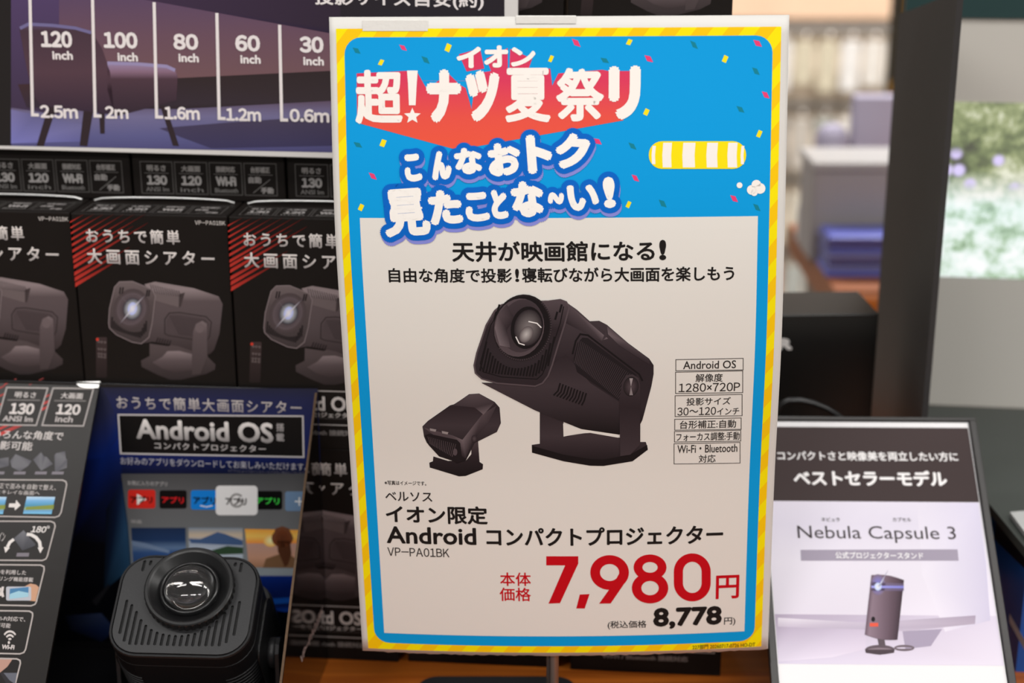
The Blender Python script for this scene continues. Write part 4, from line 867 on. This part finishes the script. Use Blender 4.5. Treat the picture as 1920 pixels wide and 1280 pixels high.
def band(y0, y1, col, layer, cols=None):
    v0, v1 = s2.loc(*Z8(400, y0))[1], s2.loc(*Z8(400, y1))[1]; a.uv([(u0_, v0), (u1_, v0), (u1_, v1), (u0_, v1)], col, layer, cols)
band(378, 640, (60, 50, 50), 1)
lv = [(640, (208, 203, 216)), (720, (205, 200, 214)), (850, (212, 207, 218)), (1040, (208, 202, 214))]
for (y0, c0_), (y1, c1_) in zip(lv, lv[1:]): band(y0, y1, None, 1, [c0_, c0_, c1_, c1_])
band(1040, 1215, None, 1, [(168, 156, 176), (196, 188, 204), (206, 199, 212), (196, 188, 206)])
a.poly([(600, 645), (815, 645), (845, 860), (860, 1060), (700, 1100), (620, 900)], None, 2, [(208, 203, 216), (200, 195, 214), (190, 186, 208), (184, 178, 198), (206, 200, 212), (214, 209, 220)])
a.poly([(110, 1080), (420, 1055), (420, 1160), (300, 1190), (112, 1205)], None, 2, [(172, 160, 180), (178, 166, 186), (196, 186, 202), (206, 198, 212), (204, 196, 212)])
a.poly([(110, 1050), (425, 1068), (808, 1042), (806, 1072), (560, 1098), (425, 1092), (110, 1082)], None, 3, [(214, 208, 218), (182, 172, 188), (152, 140, 158), (160, 148, 164), (176, 166, 182), (170, 160, 178), (190, 180, 196)])
a.poly([(550, 1098), (690, 1090), (650, 1150), (560, 1160)], (150, 140, 160), 3)
T8 = (226, 220, 220); N8 = (62, 56, 60)
a.text('コンパクトさと映像美を両立したい方に', 108, 464, 745, 497, T8, .025, 6); a.text('ベストセラーモデル', 165, 530, 706, 586, T8, .045, 6)
a.text('ネビュラ', 263, 697, 328, 711, N8, .02, 6); a.text('カプセル', 515, 697, 580, 711, N8, .02, 6)
a.text('Nebula Capsule 3', 180, 727, 738, 786, N8, 0.0, 6)
a.poly([(190, 811), (744, 809), (748, 849), (192, 849)], (150, 142, 158), 5); a.text('公式プロジェクタースタンド', 313, 819, 623, 843, (225, 221, 226), .02, 7)
a.build('leaflet_print', PAPER_INK, t)
a = Art(s2, Z8, 1.36)
a.ring(470, 1163, 52, 17, 10, (96, 84, 92), 7); a.ell(470, 1163, 46, 12, (122, 108, 116), 7); a.ring(556, 1157, 36, 11, 8, (104, 92, 100), 7); a.poly([(418, 1163), (522, 1163), (520, 1174), (470, 1181), (420, 1174)], (70, 60, 66), 8)
a.poly([(462, 1125), (486, 1125), (490, 1150), (466, 1150)], (84, 74, 80), 9)
for x0, x1, c0_, c1_ in ((0, .12, (96, 80, 92), (128, 110, 122)), (.12, .4, (128, 110, 122), (112, 94, 106)), (.4, .8, (112, 94, 106), (84, 68, 78)), (.8, 1, (84, 68, 78), (60, 48, 56))):
    L = lambda f, yy: (440 + f * 115 - (yy - 900) * .11 + 0, yy + f * 18 + (8 * math.cos(math.pi * (f - .5))) * (1 if yy > 1000 else -1))
    a.poly([L(x0, 900), L((x0 + x1) / 2, 900), L(x1, 900), L(x1, 1110), L((x0 + x1) / 2, 1110), L(x0, 1110)], None, 10, [c0_, tuple((p + q) // 2 for p, q in zip(c0_, c1_)), c1_, c1_, tuple((p + q) // 2 for p, q in zip(c0_, c1_)), c0_])
a.ell(463, 935, 27, 38, (120, 120, 200), 11, rim=(118, 102, 118)); a.ell(463, 941, 13, 14, (255, 255, 255), 13, rim=(170, 185, 250)); a.poly([(440, 925), (554, 930), (554, 956), (440, 956)], None, 11, [(120, 106, 130), (92, 80, 104), (92, 80, 108), (120, 106, 130)]); a.poly([(440, 938), (554, 938), (554, 947), (440, 946)], None, 12, [(150, 150, 215), (120, 120, 190), (120, 120, 190), (150, 150, 215)])
a.poly([(463, 941), (500, 880), (468, 946)], None, 13, [(200, 205, 250), (110, 100, 130), (200, 205, 250)])
a.ell(446, 1056, 7, 9, (30, 26, 30), 12); a.rect(434, 1069, 464, 1082, (206, 84, 66), 12)
a.build('cylinder_projector_picture', PAPER_INK, t)

# ================================================================ black carton behind the frame, and the cable
M = yawed((.241, 1.31, 0), -3); t = thing('lettered_carton', 'tall plain black carton with two white letters, between the poster and the black hood', 'box', M)
zt = at_y(1560, 590, 1.31).z
GB = mat('satin_black_carton', (24, 23, 22), .3, noise=.1, bump=.05)
bm = bmesh.new(); add_box(bm, (-.06, 0, 0), (.074, .07, zt), bevel=.001); from_bm('carton_body', bm, GB, t)
s = Plane(M @ Vector((0, 0, 0)), Vector((math.cos(R(-3)), -math.sin(R(-3)), 0)), ZUP, t); a = Art(s, frame(1420, 520, .26042), 1.3)
a.text('ER', 60, 438, 254, 522, (210, 206, 203), .1, 2); a.build('white_letters', BOX_INK, t)
pts = [at_y(x, y, 1.232 + .0 * i) for i, (x, y) in enumerate([(1452, 790), (1456, 772), (1464, 758), (1478, 751), (1500, 751), (1525, 756), (1550, 766), (1570, 778), (1590, 796)])]
pts = [pts[0] + Vector((0, 0, -.165)), pts[0] + Vector((0, 0, -.06))] + pts + [pts[-1] + Vector((.004, 0, -.06)), Vector((pts[-1].x + .01, pts[-1].y, .004))]
pts[0].z = .004
bm = bmesh.new(); tube(bm, pts, .0026, 10); tag(from_bm('cable', bm, mat('black_cable', (34, 33, 33), .35), None, True), 'thin black cable bent in an arch behind the leaflet frame', 'cable')

# ================================================================ projection hood at right: side wall, screen with a garden picture, floor
HY0, HY1 = 1.24, 1.46
nb, nt_ = at_y(1738, 770, HY0), at_y(1812, 0, HY0); fb, ft = at_y(1634, 640, HY1), at_y(1692, 27, HY1)
hz = at_y(1745, 760, HY1 - .006).z
M = Matrix.Translation((fb.x + .12, HY1, 0)); t = thing('projection_hood', 'big black open-fronted hood with a grey screen showing a bright garden picture', 'projection box', M)
I = M.inverted(); x_n, x_f = (nb.x + nt_.x) / 2, (fb.x + ft.x) / 2
HB_ = mat('dark_grey_board', (56, 54, 54), .55, spec=.25, noise=.08, bump=.05)
bm = bmesh.new(); wv = Vector((.0055, .002, 0)); ntop = nt_.z + .006
prism(bm, [I @ Vector((x_n - .0055, HY0, .0)), I @ Vector((x_f, HY1, .0)), I @ Vector((x_f, HY1, ft.z)), I @ Vector((x_n - .0055, HY0, ntop))], wv); from_bm('side_wall', bm, HB_, t)
sy = R(7); scu = Vector((math.cos(sy), -math.sin(sy), 0)); SCN = mat('grey_screen_cloth', (203, 199, 191), .7)
s0 = Vector((x_f + .006, HY1 + .002, hz)); s = Plane(s0, scu, ZUP, t)
sw = .42; v1 = s.loc(1870, 34)[1]
bm = bmesh.new(); prism(bm, [s.map(0, .0005, 0), s.map(sw, .0005, 0), s.map(sw, v1, 0), s.map(0, v1, 0)], s.map(0, 0, -.005) - s.map(0, 0, 0)); from_bm('screen', bm, SCN, t)
bm = bmesh.new(); prism(bm, [s.map(0, v1, .003), s.map(sw, v1, .003), s.map(sw, v1 + .09, .003), s.map(0, v1 + .09, .003)], s.map(0, 0, -.008) - s.map(0, 0, 0)); from_bm('teal_header', bm, mat('dark_teal_board', (22, 56, 56), .5), t)
iv0, iv1 = s.loc(1860, 521)[1], s.loc(1860, 192)[1]; iu0 = .01
GM = bpy.data.materials.new('garden_projection'); GM.use_nodes = True; nt = GM.node_tree; b = nt.nodes['Principled BSDF']
tc = nt.nodes.new('ShaderNodeTexCoord'); sp_ = nt.nodes.new('ShaderNodeSeparateXYZ'); nt.links.new(tc.outputs['Generated'], sp_.inputs[0])
def node(tp, **k):
    n_ = nt.nodes.new(tp)
    for a_, b_ in k.items(): setattr(n_, a_, b_)
    return n_
def ramp_(src, stops):
    r_ = node('ShaderNodeValToRGB'); e = r_.color_ramp.elements
    while len(e) < len(stops): e.new(.5)
    for x_, (p_, c_) in zip(e, stops): x_.position = p_; x_.color = lin(c_) + (1,)
    nt.links.new(src, r_.inputs[0]); return r_.outputs[0]
def mixc(f, a_, b_, mode='MIX'):
    m_ = node('ShaderNodeMix', data_type='RGBA', blend_type=mode)
    if isinstance(f, float): m_.inputs[0].default_value = f
    else: nt.links.new(f, m_.inputs[0])
    nt.links.new(a_, m_.inputs[6])
    if isinstance(b_, tuple): m_.inputs[7].default_value = b_
    else: nt.links.new(b_, m_.inputs[7])
    return m_.outputs[2]
n1 = node('ShaderNodeTexNoise'); n1.inputs['Scale'].default_value = 46; n1.inputs['Detail'].default_value = 6; n1.inputs['Roughness'].default_value = .7; nt.links.new(tc.outputs['Object'], n1.inputs['Vector'])
dark = ramp_(n1.outputs['Fac'], [(.34, (50, 54, 32)), (.46, (104, 118, 70)), (.55, (154, 164, 112)), (.66, (230, 232, 206))])
lite = ramp_(n1.outputs['Fac'], [(.32, (92, 126, 84)), (.42, (172, 202, 168)), (.5, (232, 246, 240)), (.6, (255, 255, 255))])
up_ = ramp_(sp_.outputs['Z'], [(.42, (255, 255, 255)), (.62, (0, 0, 0))])
base = mixc(up_, dark, lite)
haz = ramp_(sp_.outputs['Z'], [(.2, (0, 0, 0)), (.4, (120, 120, 120)), (.5, (0, 0, 0))])
base = mixc(haz, base, (.66, .92, .9, 1))
vo = node('ShaderNodeTexVoronoi'); vo.inputs['Scale'].default_value = 56; nt.links.new(tc.outputs['Object'], vo.inputs['Vector'])
fl = ramp_(vo.outputs['Distance'], [(.24, (255, 255, 255)), (.4, (0, 0, 0))]); fz = ramp_(sp_.outputs['Z'], [(.5, (0, 0, 0)), (.56, (255, 255, 255)), (.7, (255, 255, 255)), (.76, (0, 0, 0))])
sel = ramp_(vo.outputs['Color'], [(.3, (0, 0, 0)), (.34, (255, 255, 255))])
mk = mixc(1.0, mixc(1.0, fl, fz, 'MULTIPLY'), sel, 'MULTIPLY'); base = mixc(mk, base, (.72, .62, 1.0, 1))
nt.links.new(base, b.inputs['Emission Color']); b.inputs['Emission Strength'].default_value = .95; b.inputs['Base Color'].default_value = (.12, .12, .12, 1); b.inputs['Roughness'].default_value = .8
bm = bmesh.new(); prism(bm, [s.map(iu0, iv0, .0006), s.map(sw - .02, iv0, .0006), s.map(sw - .02, iv1, .0006), s.map(iu0, iv1, .0006)], s.map(0, 0, -.0004) - s.map(0, 0, 0)); tag(from_bm('projected_picture', bm, GM, t), 'bright projected garden picture')
e1, e2 = at_z(1866, 958, hz), at_z(1925, 1030, hz)
bm = bmesh.new(); prism(bm, [I @ Vector((x_f + .006, HY1 + .002, hz)), I @ Vector((x_n, HY0 + .01, hz)), I @ at_z(1800, 880, hz), I @ e1, I @ e2, I @ Vector((e2.x + .18, e2.y - .03, hz)), I @ (s.pt(sw, 0, 0))], (0, 0, -.008)); from_bm('floor_board', bm, mat('dark_green_grey_board', (66, 70, 67), .55, noise=.05), t)
bm = bmesh.new(); e3 = e1 + Vector((.006, .012, 0)); e4 = e2 + Vector((.006, .012, 0)); prism(bm, [I @ Vector((x_f + .02, HY1 - .01, .0)), I @ Vector((e3.x, e3.y, 0)), I @ Vector((e4.x, e4.y, 0)), I @ Vector((e4.x + .16, e4.y - .02, 0)), I @ Vector((e4.x + .16, HY1 - .05, 0))], (0, 0, hz - .008)); from_bm('plinth', bm, mat('blue_gloss_plinth', (16, 88, 176), .25, noise=.35, scale=9), t)
w0 = at_z(1893, 968, hz + .001); bm = bmesh.new(); prism(bm, [w0, at_z(1960, 962, hz + .001), at_z(1960, 1050, hz + .001), at_z(1925, 1012, hz + .001)], (0, 0, .004))
tag(from_bm('white_card', bm, mat('white_plastic_card', (206, 206, 206), .4)), 'pale card lying on the hood floor at the right edge', 'card')
fu = Vector((e4.x - e3.x, e4.y - e3.y, 0)).normalized(); s = Plane(Vector((e3.x, e3.y, 0)), fu, ZUP, t); a = Art(s, PX, 1.2)
a.uv([s.loc(1893, 1150), s.loc(1925, 1205), s.loc(1925, 1225), s.loc(1893, 1166)], (200, 205, 214), 3)
a.uv([s.loc(1860, 962), s.loc(1930, 1040), s.loc(1930, 1075), s.loc(1860, 1005)], (16, 18, 30), 2)
a.build('plinth_print', GLOSS_INK, t)

# ================================================================ across the aisle: another counter, grey boxes, leaflets, product rack
t = thing('far_counter', 'brown wooden counter across the aisle under grey boxes', 'counter', loc=(.9, 2.3, -.867))
bm = bmesh.new(); add_box(bm, (-.488, -.34, .91), (.7, .02, .95)); from_bm('counter_top', bm, wood('red_brown_veneer', (128, 74, 42), (160, 96, 56), 1, .5), t)
bm = bmesh.new(); add_box(bm, (-.46, -.29, -.033), (.66, .0, .91)); from_bm('counter_body', bm, mat('grey_counter_body', (120, 112, 104), .6), t)
bm = bmesh.new(); add_box(bm, (-.47, -.345, .885), (.05, -.315, .949), bevel=.012, seg=4); from_bm('rounded_edge', bm, wood('orange_edge', (176, 96, 34), (196, 112, 44), 1, .35), t)
CZ = .0832
def at_far(px, py, y): return at_y(px, py, y)
GREY = mat('grey_plastic', (158, 152, 152), .5); LAV = mat('lavender_plastic', (172, 165, 186), .45); LGREY = mat('pale_plastic', (176, 172, 170), .45)
def far_box(name, label, x0, x1, ytop, Y, depth, m, m2=None, zb=CZ, rnd=.004, lid=None):
    p, q, = at_y(x0, ytop, Y), at_y(x1, ytop, Y); h = p.z - zb
    t = thing(name, label, 'box', loc=((p.x + q.x) / 2, Y, zb)); w = (q.x - p.x) / 2
    bm = bmesh.new(); add_box(bm, (-w, 0, .0004), (w, depth, h - (.012 if lid else 0)), bevel=rnd, seg=3); from_bm('case', bm, m, t)
    if lid: bm = bmesh.new(); add_box(bm, (-w - .003, -.004, h - .012), (w + .003, depth + .003, h), bevel=.003, seg=2); from_bm('lid', bm, m2, t)
    return t
far_box('grey_printer_box', 'wide grey box with a pale lid on the far counter', 1528, 1720, 303, 2.10, .10, GREY, LGREY, lid=True)
far_box('lavender_panel', 'tall lavender board standing behind the grey box', 1604, 1720, 181, 2.26, .03, LAV)
t = far_box('rounded_case', 'rounded lavender case behind the grey box, left of the tall board', 1536, 1600, 236, 2.24, .05, LAV, rnd=.024)
far_box('white_box', 'small white box on the left end of the far counter', 1508, 1530, 400, 2.16, .06, mat('white_card', (225, 222, 218), .5))
lp = at_y(1556, 440, 2.03)
for i in range(7):
    w = .030; h = .0075; z0 = CZ + .0002 + i * .0078; x0 = lp.x - .004 + (.006 * ((i * 37) % 5) / 5); bm = bmesh.new(); add_box(bm, (x0, 2.02 + (i % 3) * .004, z0), (x0 + .12, 2.09 + (i % 3) * .004, z0 + h), bevel=.002)
    tag(from_bm('leaflet_pack', bm, mat('blue_leaflet', (92, 98, 176), .35) if i % 2 == 0 else mat('navy_leaflet', (112, 112, 158), .35)), ['lowest', 'second lowest', 'third lowest', 'middle', 'third highest', 'second highest', 'topmost'][i] + ' blue leaflet pack in the stack on the far counter', 'leaflet', 'blue leaflet packs')
# dark board with gold letters beyond the hood
p = at_y(1662, 190, 2.9); q = at_y(1720, 190, 2.9); t = thing('gold_lettered_board', 'dark olive board with gold marks, seen behind the left edge of the hood', 'sign', loc=((p.x + q.x) / 2, 2.9, p.z - .35))
w = (q.x - p.x) / 2; bm = bmesh.new(); add_box(bm, (-w, 0, .35), (w, .02, .85)); from_bm('board', bm, mat('olive_board', (56, 50, 36), .5), t)
bm = bmesh.new(); add_box(bm, (-w + .01, .004, 0), (-w + .025, .018, .35)); from_bm('post', bm, STEEL, t)
GOLD = mat('gold_paint', (196, 150, 60), .35, .5)
bm = bmesh.new(); add_box(bm, (-w + .022, -.002, .48), (-w + .034, .0, .54)); from_bm('gold_bar', bm, GOLD, t)
bm = bmesh.new(); lathe(bm, [(.006, 0), (.013, 0), (.013, .002), (.006, .002)], 20, Matrix.Translation((-w + .016, 0, .375)) @ Matrix.Rotation(R(90), 4, 'X')); from_bm('gold_emblem', bm, GOLD, t)
# rack of hanging packets on the far side
RY = 4.2; t = thing('product_rack', 'tall cream pegboard rack with rails in the blurred background', 'rack', loc=(1.05, RY, -.9))
bm = bmesh.new(); add_box(bm, (-.75, .03, 0), (.85, .06, 1.55)); from_bm('pegboard', bm, mat('cream_pegboard', (232, 216, 196), .6, noise=.12, scale=14), t)
bm = bmesh.new(); add_box(bm, (-.75, -.002, 1.07), (.85, .03, 1.55)); tag(from_bm('header_board', bm, mat('peach_header', (236, 200, 170), .5, noise=.12, scale=8), t), 'peach header board')
for k in range(4): bm = bmesh.new(); add_box(bm, (-.75, .0, 1.035 - k * .2), (.85, .03, 1.05 - k * .2)); from_bm('rail', bm, mat('grey_rail', (150, 146, 142), .4), t)
bm = bmesh.new(); add_box(bm, (-.75, -.25, 0), (.85, .03, .12)); from_bm('plinth', bm, GREY, t)
rp = random.Random(12); PAL = [(226, 220, 212), (196, 188, 178), (214, 206, 190), (168, 164, 160), (190, 120, 96), (210, 200, 176), (176, 178, 172), (232, 228, 224)]
prow = ['top', 'second', 'third', 'lowest']; pcol = ['first', 'second', 'third', 'fourth', 'fifth', 'sixth']
pm0 = None
for k in range(4):
    for j in range(6):
        ci = rp.randrange(len(PAL)); x = .70 + j * .058 + rp.uniform(-.004, .004); z = -.9 + 1.025 - k * .2
        t = thing('hanging_packet', '%s packet from the left on the %s rail of the far rack' % (pcol[j], prow[k]), 'packet', loc=(x, RY - .03, z), group='packets on the far rack')
        bm = bmesh.new(); hh = rp.uniform(.12, .15); add_box(bm, (-.024, -.012, -hh), (.024, .006, -.008), bevel=.004); from_bm('packet_body', bm, mat('packet_%d' % ci, PAL[ci], .4, noise=.25, scale=30), t)
        bm = bmesh.new(); tube(bm, [(0, .03, .006), (0, -.02, .006), (0, -.03, .012)], .0025, 6); from_bm('peg_hook', bm, STEEL, t)

bpy.data.objects.remove(_fo)

# pieces that belong to one part of a thing hang under that part
def under(part, *names):
    for o in bpy.data.objects:
        if o.parent is not None and o.parent.parent is None and o.name.split('.')[0] in names:
            for p in o.parent.children:
                if p is not o and p.name.split('.')[0] == part: o.parent = p; break
under('pole', 'pole_groove'); under('side_wall', 'cut_edge', 'model_lettering'); under('feature_panel', 'feature_print'); under('back_panel', 'screen_menu_print')
under('lens_barrel', 'lens', 'inner_reflector'); under('leaflet_sheet', 'leaflet_print', 'cylinder_projector_picture'); under('screen', 'projected_picture'); under('plinth', 'plinth_print')
under('face_plate', 'grille_mesh')
